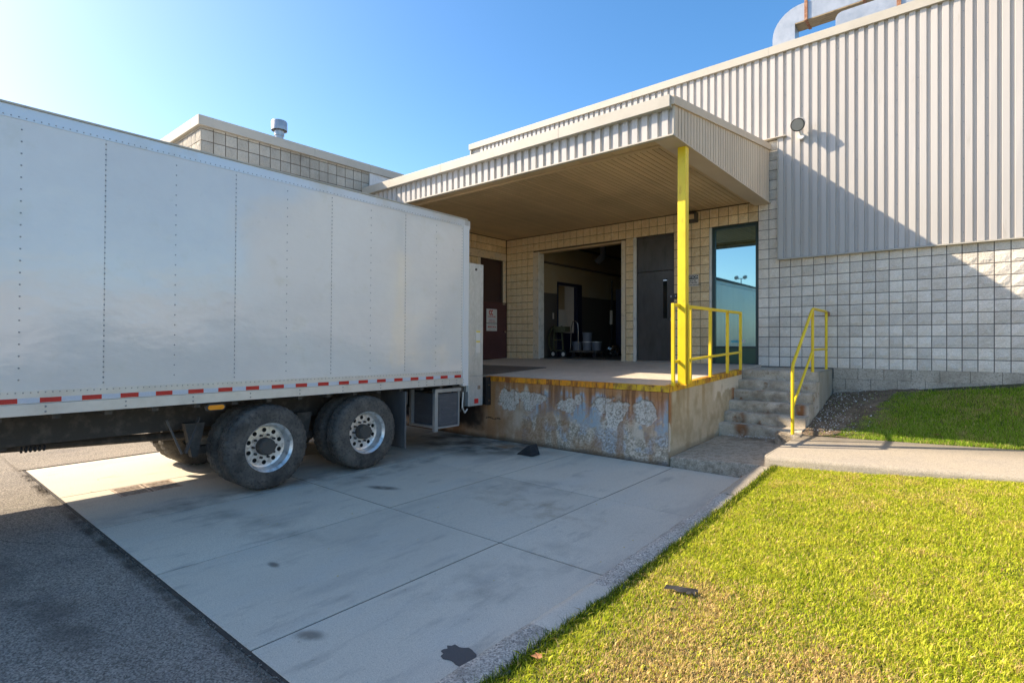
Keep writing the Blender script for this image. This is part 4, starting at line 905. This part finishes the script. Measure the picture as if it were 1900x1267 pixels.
# ------------------------------------------------------------------ truck
TB = 1.085; TX = -6.38; TXL = -8.96; TY0, TY1 = -1.6, 6.47; TT = 3.82
truck = empty('box_truck', (-7.67, 3.8, 0), 'white riveted box truck backed up to the loading dock', 'truck')
def side(xo, sg):
    """xo outer face, sg +1 right side, -1 left side"""
    f = lambda a, b: (min(xo+sg*a, xo+sg*b), max(xo+sg*a, xo+sg*b))
    y = 1.467-.012; ycuts = [TY0+.1]+[v for v in [1.467+1.222*k for k in range(-3, 5)] if v > TY0+.3]+[TY1-.13]
    for a, b in zip(ycuts[:-1], ycuts[1:]):
        x0, x1 = f(-.03, 0)
        ny = 6; Pn = []
        zz = np.linspace(TB+.20, TT-.11, 9); yy = np.linspace(a+.001, b-.001, 9); YY, ZZ = np.meshgrid(yy, zz)
        XX = xo+sg*(.004*(vnoise(YY*1.3+30, ZZ*1.3+5, 91)-.5)*np.sin(np.pi*(YY-a)/(b-a)))
        grid_mesh('side_panel', np.stack([XX, YY, ZZ], -1) if sg > 0 else np.stack([XX, YY, ZZ], -1)[:, ::-1], 'truck_panel', parent=truck)
    B('side_core', 'truck_panel', truck, *f(-.04, -.006), TY0+.1, TY1-.13, TB+.19, TT-.1)
    B('lower_rail', 'truck_rail', truck, *f(-.05, .008), TY0, TY1-.02, TB, TB+.104, bevel=.003)
    B('belt_rail', 'truck_rail', truck, *f(-.05, .004), TY0, TY1-.132, TB+.107, TB+.222)
    B('top_rail', 'truck_top_rail', truck, *f(-.05, .006), TY0+.1, TY1-.1, TT-.125, TT-.012)
    B('roof_lip', 'trim', truck, *f(-.08, .02), TY0+.1, TY1-.05, TT-.011, TT+.006)
    B('reflective_backing', 'white_tape', truck, *f(.0045, .0055), TY0+.1, TY1-.14, TB+.112, TB+.158)
    y = 1.0-.303*8
    while y < TY1-.3:
        if y > TY0+.1: B('reflective_strip', 'red_tape', truck, *f(.006, .0072), y, y+.152, TB+.113, TB+.157)
        y += .303
    rv = G(); X0 = xo
    def riv(y, z, off=.002, r=.0075):
        n = 6; vs = [(X0+sg*off, y+r*math.cos(t), z+r*math.sin(t)) for t in [2*math.pi*i/n for i in range(n)]]+[(X0+sg*(off+.005), y+.5*r*math.cos(t), z+.5*r*math.sin(t)) for t in [2*math.pi*i/n for i in range(n)]]
        rv.add(vs, [(i, (i+1) % n, n+(i+1) % n, n+i) for i in range(n)]+[tuple(range(n, 2*n))])
    for v in [1.467+1.222*k for k in range(-2, 4)]:
        for z in np.arange(TB+.27, TT-.16, .05): riv(v, z)
        for z in np.arange(TB+.32, TT-.2, .105): riv(v+.611, z)
    for z in np.arange(TB+.27, TT-.16, .05): riv(TY1-.16, z)
    for y in np.arange(TY0+.15, TY1-.15, .0508): riv(y, TB+.205, .005, .006); riv(y, TT-.105, .007, .006)
    for y in list(np.arange(TY0+.2, 5.2, .61))+list(np.arange(5.4, 6.4, .16)):
        for z in (TB+.03, TB+.075): riv(y, z, .009, .009)
    build('rivets', rv, 'rivet', truck, kind='stuff')
    B('corner_cap', 'white_paint', truck, *f(-.07, .009), TY1-.128, TY1+.0, TB-.03, TT-.10)
side(TX, 1); side(TXL, -1)
B('roof_panel', 'white_paint', truck, TXL+.08, TX-.08, TY0+.1, TY1, TT-.05, TT-.012)
B('front_wall', 'truck_panel', truck, TXL, TX, TY0, TY0+.098, TB, TT)
B('floor_pan', 'chassis', truck, TXL+.06, TX-.06, TY0+.1, TY1-.02, TB+.01, TB+.06)
B('roof_header', 'galv', truck, TXL, TX, TY1-.098, TY1+.03, TT-.15, TT-.0125)
B('roll_door', 'white_paint', truck, TXL+.08, TX-.08, TY1-.06, TY1-.02, TB+.08, TT-.16)
for y in np.arange(TY0+.3, 6.3, .4): B('cross_member', 'chassis', truck, TXL+.06, TX-.07, y, y+.06, TB-.05, TB+.008)
for xc in (-7.24, -8.10): 
    B('frame_rail', 'chassis', truck, xc-.04, xc+.0, -4.2, 6.2, .70, .984); B('rail_spacer', 'chassis', truck, xc-.045, xc+.002, TY0, 6.2, .985, TB-.052)
# axle groups
WR = .507
def wheel(y, xo, sg, dual_inner=False, deep=True, zc=WR):
    """tyre outer face at xo, pointing to sg side"""
    w = .272; prof = [(.292, 0), (.33, .006), (.40, .0), (.455, .006), (.485, .022), (.500, .045), (.506, .065), (.506, .085), (.492, .088), (.492, .098), (.507, .101), (.507, .13), (.493, .133), (.493, .141)]
    full = prof+[(r, w-a) for r, a in prof[::-1]]
    g = G(); n = 112; k = len(full); vs = []
    for i in range(n):
        t = 2*math.pi*i/n
        for j, (r, a) in enumerate(full):
            rr = r-(.013 if (i % 3 == 0 and r > .484) else 0)
            zz = zc+rr*math.sin(t)
            vs.append((xo-sg*a+ (sg*.007*max(0, 1-(zz)/.06) if r > .4 else 0), y+rr*math.cos(t), max(zz, zc-.5)))
    fs = [(i*k+j, i*k+(j+1), ((i+1) % n)*k+j+1, ((i+1) % n)*k+j) for i in range(n) for j in range(k-1)]
    g.add(vs, fs); 
    rim = G()
    if deep: rp = [(.292, .002), (.300, .010), (.292, .018), (.272, .03), (.262, .05), (.258, .13), (.250, .145), (.235, .150)]
    else: rp = [(.292, .002), (.300, .010), (.292, .018), (.27, .03), (.26, .06), (.24, .12), (.20, .14), (.11, .14)]
    rim.lathe((xo, y, zc), 'x', [(r, -sg*a) for r, a in rp], 48, close=False)
    wheel_o = build('wheel', rim, 'rim', truck, smooth=True, loc=(xo-sg*.14, y, zc))
    build('tyre', g, 'tyre', wheel_o, smooth=True, loc=(xo-sg*.14, y, zc))
    if deep:
        bm = bmesh.new(); xd = xo-sg*.148
        def circ(cy, cz, r, n):
            vs = [bm.verts.new((0, cy+r*math.cos(2*math.pi*i/n), cz+r*math.sin(2*math.pi*i/n))) for i in range(n)]
            return [bm.edges.new((vs[i], vs[(i+1) % n])) for i in range(n)]
        E_ = circ(0, 0, .237, 48)+circ(0, 0, .085, 24)
        for i in range(10):
            t = 2*math.pi*(i+.5)/10; E_ += circ(.195*math.cos(t), .195*math.sin(t), .027, 12)
        bmesh.ops.triangle_fill(bm, use_beauty=True, edges=E_)
        me = bpy.data.meshes.new('disc'); bm.to_mesh(me); bm.free()
        o = link('wheel_disc', me, 'rim', wheel_o); o.location = (sg*-.008, 0, 0)
        dk = G().tube((xd-sg*.05, y, zc), (xd-sg*.052, y, zc), .24, 32); build('brake_drum', dk, 'black', wheel_o, loc=(xo-sg*.14, y, zc))
        nt2 = G()
        for i in range(10):
            t = 2*math.pi*i/10; nt2.tube((xd, y+.138*math.cos(t), zc+.138*math.sin(t)), (xd+sg*.035, y+.138*math.cos(t), zc+.138*math.sin(t)), .0155, 6)
        build('lug_nuts', nt2, 'chassis', wheel_o, loc=(xo-sg*.14, y, zc), kind='stuff')
        hb = G().lathe((xd, y, zc), 'x', [(.0, sg*.0), (.105, sg*.0), (.103, sg*.05), (.098, sg*.10), (.08, sg*.118), (.0, sg*.12)], 24, close=False)
        for i in range(8):
            t = 2*math.pi*i/8; hb.tube((xd+sg*.10, y+.083*math.cos(t), zc+.083*math.sin(t)), (xd+sg*.128, y+.083*math.cos(t), zc+.083*math.sin(t)), .01, 6)
        build('hub', hb, 'hub', wheel_o, smooth=True, loc=(xo-sg*.14, y, zc))
for y in (3.10, 4.48):
    zc = WR-(y-3.8)*(-.0097)
    wheel(y, TX+.02, 1, zc=zc); wheel(y, TX-.32, 1, deep=False, zc=zc)
    wheel(y, TXL-.02, -1, zc=zc); wheel(y, TXL+.32, -1, deep=False, zc=zc)
    build('axle', G().tube((TXL+.3, y, zc), (TX-.3, y, zc), .075, 12).lathe((-7.67, y, zc), 'y', [(.0, -.19), (.1, -.17), (.19, 0), (.1, .17), (0, .19)], 18, close=False), 'chassis', truck, smooth=True)
    for x in (-7.1, -8.24): build('air_spring', G().tube((x, y+.28, zc+.02), (x, y+.28, .70), .11, 16), 'rubber', truck); B('trailing_arm', 'chassis', truck, x-.05, x+.05, y-.55, y+.38, zc-.09, zc+.0)
    for x in (-7.0, -8.34): build('hanger_bracket', G().add([(x-.05, y-.72, .80), (x+.05, y-.72, .80), (x+.05, y-.50, .80), (x-.05, y-.50, .80), (x-.05, y-.64, zc-.1), (x+.05, y-.64, zc-.1), (x+.05, y-.58, zc-.1), (x-.05, y-.58, zc-.1)], [(0,1,2,3),(4,7,6,5),(0,4,5,1),(1,5,6,2),(2,6,7,3),(3,7,4,0)]), 'chassis', truck)
build('drive_shaft', G().tube((-7.67, -3, .80), (-7.67, 2.95, .55), .05, 12), 'chassis', truck)
B('brake_tank', 'chassis', truck, -7.9, -7.3, .2, .9, .66, .78)
build('shock_strut', G().bar((-6.98, 2.20, .86), (-6.95, 2.35, .46), .045, .02).bar((-6.98, 2.54, .86), (-6.95, 2.39, .46), .045, .02), 'flap', truck)
g = G()
for k in range(6): g.lathe((-7.24, 1.0+k*.035, .66), 'y', [(.022, -.008), (.032, -.008), (.032, .008), (.022, .008)], 10)
build('air_hose', g, 'black', truck); B('valve_block', 'chassis', truck, -7.28, -7.18, .1, .35, .61, .70)
# amber marker
mk = build('side_marker', G().lathe((0, 0, 0), 'x', [(.0, -.01), (.04, -.01), (.045, .0), (.04, .012), (.0, .014)], 20, close=False), 'black', truck, loc=(0, 0, 0))
def stad(x, y, z, L_, r, n=9):
    pr = [(y+L_/2+r*math.cos(t), z+r*math.sin(t)) for t in np.linspace(-math.pi/2, math.pi/2, n)]+[(y-L_/2+r*math.cos(t), z+r*math.sin(t)) for t in np.linspace(math.pi/2, 3*math.pi/2, n)]
    return pr
bpy.data.objects.remove(mk)
mk = build('side_marker', G().prism(stad(0, 2.50, 1.028, .13, .038), 'x', TX-.06, TX-.012), 'chassis', truck)
build('marker_lens', G().prism(stad(0, 2.50, 1.028, .12, .026), 'x', TX-.013, TX+.004), 'amber', mk, bevel=.004)
# mud flaps
for x0_, x1_ in ((-6.99, -6.40), (-8.94, -8.35)):
    B('mud_flap', 'flap', truck, x0_, x1_, 5.16, 5.185, .19, TB-.052); B('flap_bracket', 'chassis', truck, x0_, x1_, 5.187, 5.21, .85, TB-.052)
# lift gate pump box
bx = B('equipment_box', 'box_grey', truck, -7.02, -6.43, 5.83, 6.28, .43, .95)
B('box_lid', 'box_grey', bx, -6.43, -6.418, 5.86, 6.25, .46, .90, bevel=.004)
for z in (.55, .62, .69, .76): B('louvre', 'box_grey', bx, -6.418, -6.412, 5.92, 6.2, z, z+.03)
for b in ((-6.46, -6.405, 5.76, 5.825, .36, TB-.055), (-7.03, -6.98, 5.76, 5.825, .41, TB-.055), (-6.98, -6.46, 5.77, 5.82, .41, .45), (-6.47, -6.41, 5.83, 6.30, .40, .425), (-6.47, -6.40, 5.76, 6.33, TB-.11, TB-.055)): B('box_frame', 'alu', truck, *b)
B('box_frame', 'alu', truck, -6.45, -6.415, 6.285, 6.31, .425, TB-.112)
# lift gate columns
for xa, sg in ((TX-.14, 1), (TXL+.02, -1)):
    col_ = build('liftgate_column', G().box(xa, xa+.12, TY1+.035, TY1+.385, 1.21, 3.12), 'galv', truck, bevel=.006)
    build('column_foot', G().box(xa-.004, xa+.124, TY1+.03, TY1+.38, .70, 1.208), 'galv', col_, bevel=.006)
    xx = xa+.121
    if sg > 0:
        build('bolt', G().tube((xx-.002, TY1+.2, 3.02), (xx+.008, TY1+.2, 3.02), .022, 12), 'chassis', col_)
        B('red_reflector', 'red_tape', col_, xx+.005, xx+.008, TY1+.17, TY1+.27, .74, .82); B('latch', 'chrome', col_, xx+.004, xx+.014, TY1+.24, TY1+.31, .98, 1.04)
        B('warning_label', 'sign_white', col_, xx+.0005, xx+.002, TY1+.21, TY1+.31, 1.60, 1.98); 
        for z in (1.78, 1.95): B('label_header', 'label_yellow', col_, xx+.002, xx+.003, TY1+.212, TY1+.308, z, z+.025)
    B('rear_post', 'galv', truck, xa+.0, xa+.10, TY1+.0, TY1+.032, .95, TT-.13)
B('bumper_bar', 'chassis', truck, TXL+.1, TX-.1, TY1-.2, TY1-.05, .62, .85); B('bumper_strut', 'chassis', truck, TX-.14, TX-.10, TY1-.24, TY1+.02, .66, TB-.03)
build('hanging_hose', G().tube((TX-.03, TY1-.08, .95), (TX-.03, TY1-.10, .70), .012, 8).tube((TX-.03, TY1-.10, .70), (TX-.03, TY1-.04, .60), .012, 8).tube((TX-.03, TY1-.04, .60), (TX-.03, TY1+.02, .66), .012, 8), 'galv', truck)
B('step_plate', 'chassis', truck, TXL+.1, TX-.16, TY1+.04, TY1+.12, .75, 1.0)
# cab (ahead of the picture)
cab = build('cab', G().prism([(-1.75, .75), (-1.75, 2.85), (-2.2, 2.95), (-3.2, 2.85), (-3.55, 1.95), (-4.7, 1.7), (-4.85, .75)], 'x', -8.75, -6.6), 'white_paint', truck, bevel=.05)
build('windshield', G().add([(-8.6, -3.24, 2.78), (-6.75, -3.24, 2.78), (-6.75, -3.56, 1.99), (-8.6, -3.56, 1.99)], [(0,1,2,3)]), 'glass_dark', cab)
B('side_window', 'glass_dark', cab, -6.6, -6.592, -3.1, -2.0, 1.95, 2.65); B('bumper', 'chrome', cab, -8.8, -6.55, -4.98, -4.84, .45, .78, bevel=.02)
for xo, sg in ((-6.5, 1), (-8.85, -1)): wheel(-4.1, xo, sg, zc=WR+.0097*(-4.1-3.8)*-1*-1 if False else WR-.0097*-(-4.1-3.8)*-1*-1)
for xo in (-6.7, -8.66): build('headlight', G().tube((xo+.0, -4.84, 1.1), (xo, -4.87, 1.1), .11, 18), 'glass_dark', cab)
truck.rotation_euler = (-.0097, 0, 0)

# ------------------------------------------------------------------ across the yard (seen in the reflections)
yb = empty('yard_warehouse', (-25, -35, 0), 'long low warehouse across the yard behind the camera, seen mirrored in the window', 'building')
B('wall', 'yard_wall', yb, -34, -18, -62, -11, 0, 7.55); B('coping', 'yard_wall', yb, -34.1, -17.9, -62.1, -10.9, 7.56, 7.75); B('door', 'door_dark', yb, -17.98, -17.9, -24, -20, 0, 4)
lp = empty('yard_lamp_pole', (-25, -58, 0), 'twin headed lamp pole above the far warehouse, seen mirrored in the window', 'lamp post')
build('pole', G().tube((-25, -58, 0), (-25, -58, 10.8), .07, 10), 'galv', lp)
for s in (-1, 1): build('lamp_head', G().tube((-25+s*.6, -58, 11.0), (-25+s*.6, -57.6, 10.9), .27, 14), 'galv', lp)
build('cross_arm', G().bar((-25.6, -58, 10.8), (-24.4, -58, 10.8), .1), 'galv', lp)
sb = empty('street_factory', (52, 0, 0), 'long pale factory across the street, seen mirrored in the truck side', 'building')
B('wall', 'far_wall', sb, 46, 60, -60, 60, 0, 6.2); B('roof_edge', 'trim', sb, 45.8, 60.2, -60.2, 60.2, 6.21, 6.6)
for y in range(-50, 50, 12): B('door', 'yard_wall', sb, 45.93, 45.99, y, y+4, 0, 4)

# ------------------------------------------------------------------ small things on the ground
wc = build('wheel_chock', G().prism([(-5.40, .004), (-5.36, .03), (-5.17, .165), (-5.14, .165), (-5.08, .004)], 'y', 6.56, 6.76), 'rubber', bevel=.008, label='black rubber wheel chock lying on the concrete in front of the dock face', cat='wheel chock')
def blob(name, cx, cy, z, rx, ry, m, seed, n=26, h=.002, **kw):
    r = random.Random(seed); g = G(); ring = []
    for i in range(n):
        t = 2*math.pi*i/n; k = r.uniform(.78, 1.08); ring.append((cx+rx*k*math.cos(t), cy+ry*k*math.sin(t), z))
    g.add(ring+[(cx, cy, z+h)]+[(a, b, z-.003) for a, b, _ in ring], [(i, (i+1) % n, n) for i in range(n)]+[(i, n+1+i, n+1+(i+1) % n, (i+1) % n) for i in range(n)])
    return build(name, g, m, **kw)
blob('tar_patch', -2.19, 2.16, .005, .13, .085, 'tar', 1, label='black ragged tar patch on the concrete by the nearest curb end', cat='tar patch')
gz = float(ground_z(-1.45, 3.5))+.016
g = G(); pts = [(-1.55, 3.46), (-1.50, 3.49), (-1.45, 3.49), (-1.41, 3.51), (-1.37, 3.53), (-1.35, 3.51)]
V = []; 
for i, (a, b) in enumerate(pts):
    ww = [.012, .022, .024, .02, .034, .03][i]
    for s, zz in ((-1, 0), (-.4, .018), (.3, .004), (1, .016)): V.append((a+random.uniform(-.006, .006), b+s*ww, gz+zz+random.uniform(-.005, .008)))
F_ = [(i*4+j, i*4+j+1, (i+1)*4+j+1, (i+1)*4+j) for i in range(5) for j in range(3)]
V += [(-1.41, 3.49, gz+.01), (-1.40, 3.45, gz+.01), (-1.37, 3.45, gz+.02), (-1.385, 3.49, gz+.02)]; F_.append((24, 25, 26, 27))
o = build('torn_rubber_strip', G().add(V, F_), 'rubber', smooth=True, label='torn strip of black rubber lying on the lawn near the curb', cat='rubber scrap')
def leaf_geo(cx, cy, z, s, ang, r):
    n = 10; ring = []
    for i in range(n):
        t = 2*math.pi*i/n; k = s*(1 if i % 2 == 0 else .55)*r.uniform(.8, 1.1); ring.append((cx+k*math.cos(t+ang), cy+k*math.sin(t+ang), z+r.uniform(0, s*.35)))
    return ring+[(cx, cy, z+s*.05)], [(i, (i+1) % n, n) for i in range(n)]
for (x, y, z, s, m, lb) in [(-2.035, 4.06, .004, .03, 'leaf_green', 'small olive green leaf on the concrete left of the curb'), (-1.73, 2.28, .10, .035, 'leaf_brown', 'dry brown leaf in the dark grass at the nearest end of the curb'),
    (-.3, 9.75, .42, .05, 'leaf_brown', 'dry brown leaf in the sunlit grass just behind the sidewalk'), (.15, 10.8, .74, .05, 'leaf_brown', 'dry brown leaf on the shaded grass slope below the block wall')]:
    if x > -1.8: z = float(ground_z(x, y))+.035
    V, F_ = leaf_geo(x, y, z, s, random.random()*6, random.Random(int(x*100))); build('fallen_leaf', G().add(V, F_), m, label=lb, cat='leaf')
g = G(); r = random.Random(5)
for k in range(60):
    x = -2.0-abs(r.gauss(0, .10)); y = 7.28-abs(r.gauss(0, .07)); V, F_ = leaf_geo(x, y, .006+r.random()*.03, r.uniform(.015, .03), r.random()*6, r); g.add(V, F_)
build('leaf_litter', g, 'leaf_brown', kind='stuff')
g = G()
for k in range(90):
    x = r.uniform(-9, -2.1); y = r.uniform(1.5, 7.2); V, F_ = leaf_geo(x, y, .004, r.uniform(.004, .012), r.random()*6, r); g.add(V, F_)
build('scattered_leaf_bits', g, 'leaf_yellow', kind='stuff')
g = G()
for k in range(120):
    x = r.uniform(-3.1, -1.97); y = 9.33-abs(r.gauss(0, .12)); z = .13+.05*(x+3.22)/1.27+.07; rr = r.uniform(.004, .014)
    g.add([(x-rr, y, z), (x, y-rr, z), (x+rr, y, z), (x, y+rr*.6, z), (x, y, z+rr*.5)], [(0,1,4),(1,2,4),(2,3,4),(3,0,4)])
build('concrete_crumbs', g, 'chip', kind='stuff')

# ------------------------------------------------------------------ grass
def grass(name, n, x0, x1, y0, y1, hmin, hmax, seed):
    r = np.random.default_rng(seed)
    x = r.uniform(x0, x1, n); y = r.uniform(y0, y1, n)
    k = (y < walk_front(x)-.0) | (y > walk_back(x)+.01); k &= ~soil_mask(x, y) | (r.random(n) < .03); k &= (y < 11.86)
    k &= vnoise(x*11+4, y*11+4, 101, 3)+r.random(n)*.5 > .42
    x = x[k]; y = y[k]; n = len(x); z = ground_z(x, y)-.012
    cl = vnoise(x*5+80, y*5+80, 103, 3); big = vnoise(x*1.1+9, y*1.1+9, 105, 3); ed = np.exp(-(x+1.82)/.05)
    dry = .95*smooth01((3.95-y-.25*(x+.9)+1.5*(big-.5)-1.4*np.maximum(0, x+.25)*2)/1.5)*smooth01((x+1.75)/.45)
    dry = np.clip(dry+.5*smooth01((cl*.5+big*.5-.56)*14)*.6, 0, 1)
    h = r.uniform(hmin, hmax, n)*(.6+.8*cl)*(1-.35*dry)*(1+.6*np.clip(ed, 0, 1))*np.where(y > walk_back(x), 1.15, 1)
    a = r.uniform(0, 2*np.pi, n); lean = r.uniform(.25, 1.25, n)*h; wd = r.uniform(.0010, .0025, n)*np.where(r.random(n) < .05, r.uniform(1.8, 3.5, n), 1)
    dx, dy = np.cos(a), np.sin(a); px, py_ = -dy*wd, dx*wd
    P = np.zeros((n, 5, 3), np.float32)
    P[:, 0] = np.stack([x-px, y-py_, z], -1); P[:, 1] = np.stack([x+px, y+py_, z], -1)
    mx, my, mz = x+dx*lean*.35, y+dy*lean*.35, z+h*.62
    P[:, 2] = np.stack([mx+px*.85, my+py_*.85, mz], -1); P[:, 3] = np.stack([mx-px*.85, my-py_*.85, mz], -1)
    P[:, 4] = np.stack([x+dx*lean, y+dy*lean, z+h*r.uniform(.75, 1, n)], -1)
    b = np.arange(n)[:, None]*5
    quads = np.concatenate([b+0, b+1, b+2, b+3], 1); tris = np.concatenate([b+3, b+2, b+4], 1)
    me = bpy.data.meshes.new(name); me.vertices.add(n*5); me.vertices.foreach_set('co', P.reshape(-1))
    loops = np.concatenate([quads, tris], 1).reshape(-1).astype(np.int32); me.loops.add(len(loops)); me.loops.foreach_set('vertex_index', loops)
    ls = np.stack([np.arange(n)*7, np.arange(n)*7+4], 1).reshape(-1).astype(np.int32); me.polygons.add(2*n)
    me.polygons.foreach_set('loop_start', ls); me.polygons.foreach_set('loop_total', np.tile([4, 3], n).astype(np.int32)); me.update(calc_edges=True)
    g1 = np.array([.42, .51, .015]); g2 = np.array([.76, .73, .08]); st = np.array([.74, .55, .22]); dk = np.array([.16, .24, .012]); br = np.array([.36, .20, .08])
    t = np.clip(r.normal(.5, .3, n)+.7*(cl-.5), 0, 1)[:, None]; c = g1*(1-t)+g2*t
    kd = (r.random(n) < .17)[:, None]; c = np.where(kd, dk, c)
    pd = (r.random(n) < .11+.66*dry)[:, None]; c = np.where(pd, st*(.75+.5*r.random((n, 1))), c); c = np.where((r.random(n) < .02+.10*dry)[:, None], br, c)
    ke = (ed > .25)[:, None]; c = np.where(ke & (r.random((n, 1)) < .8), dk*.6, c)
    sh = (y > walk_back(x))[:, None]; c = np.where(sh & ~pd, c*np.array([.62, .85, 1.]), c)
    c = c*r.uniform(.8, 1.2, (n, 1)); C4 = np.ones((n, 5, 4), np.float32); C4[:, :, :3] = c[:, None, :]
    ca = me.color_attributes.new('Col', 'FLOAT_COLOR', 'POINT'); ca.data.foreach_set('color', C4.reshape(-1))
    return tag(link(name, me, 'grass'), kind='stuff')
grass('lawn_grass', 470000, -1.84, .9, 1.7, 7.9, .014, .042, 1)
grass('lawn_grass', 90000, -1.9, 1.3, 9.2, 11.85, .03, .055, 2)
grass('lawn_grass', 50000, -1.84, 2.2, -.5, 1.7, .022, .05, 3)
grass('lawn_grass', 60000, .9, 3.6, 1.7, 8.2, .022, .05, 4)
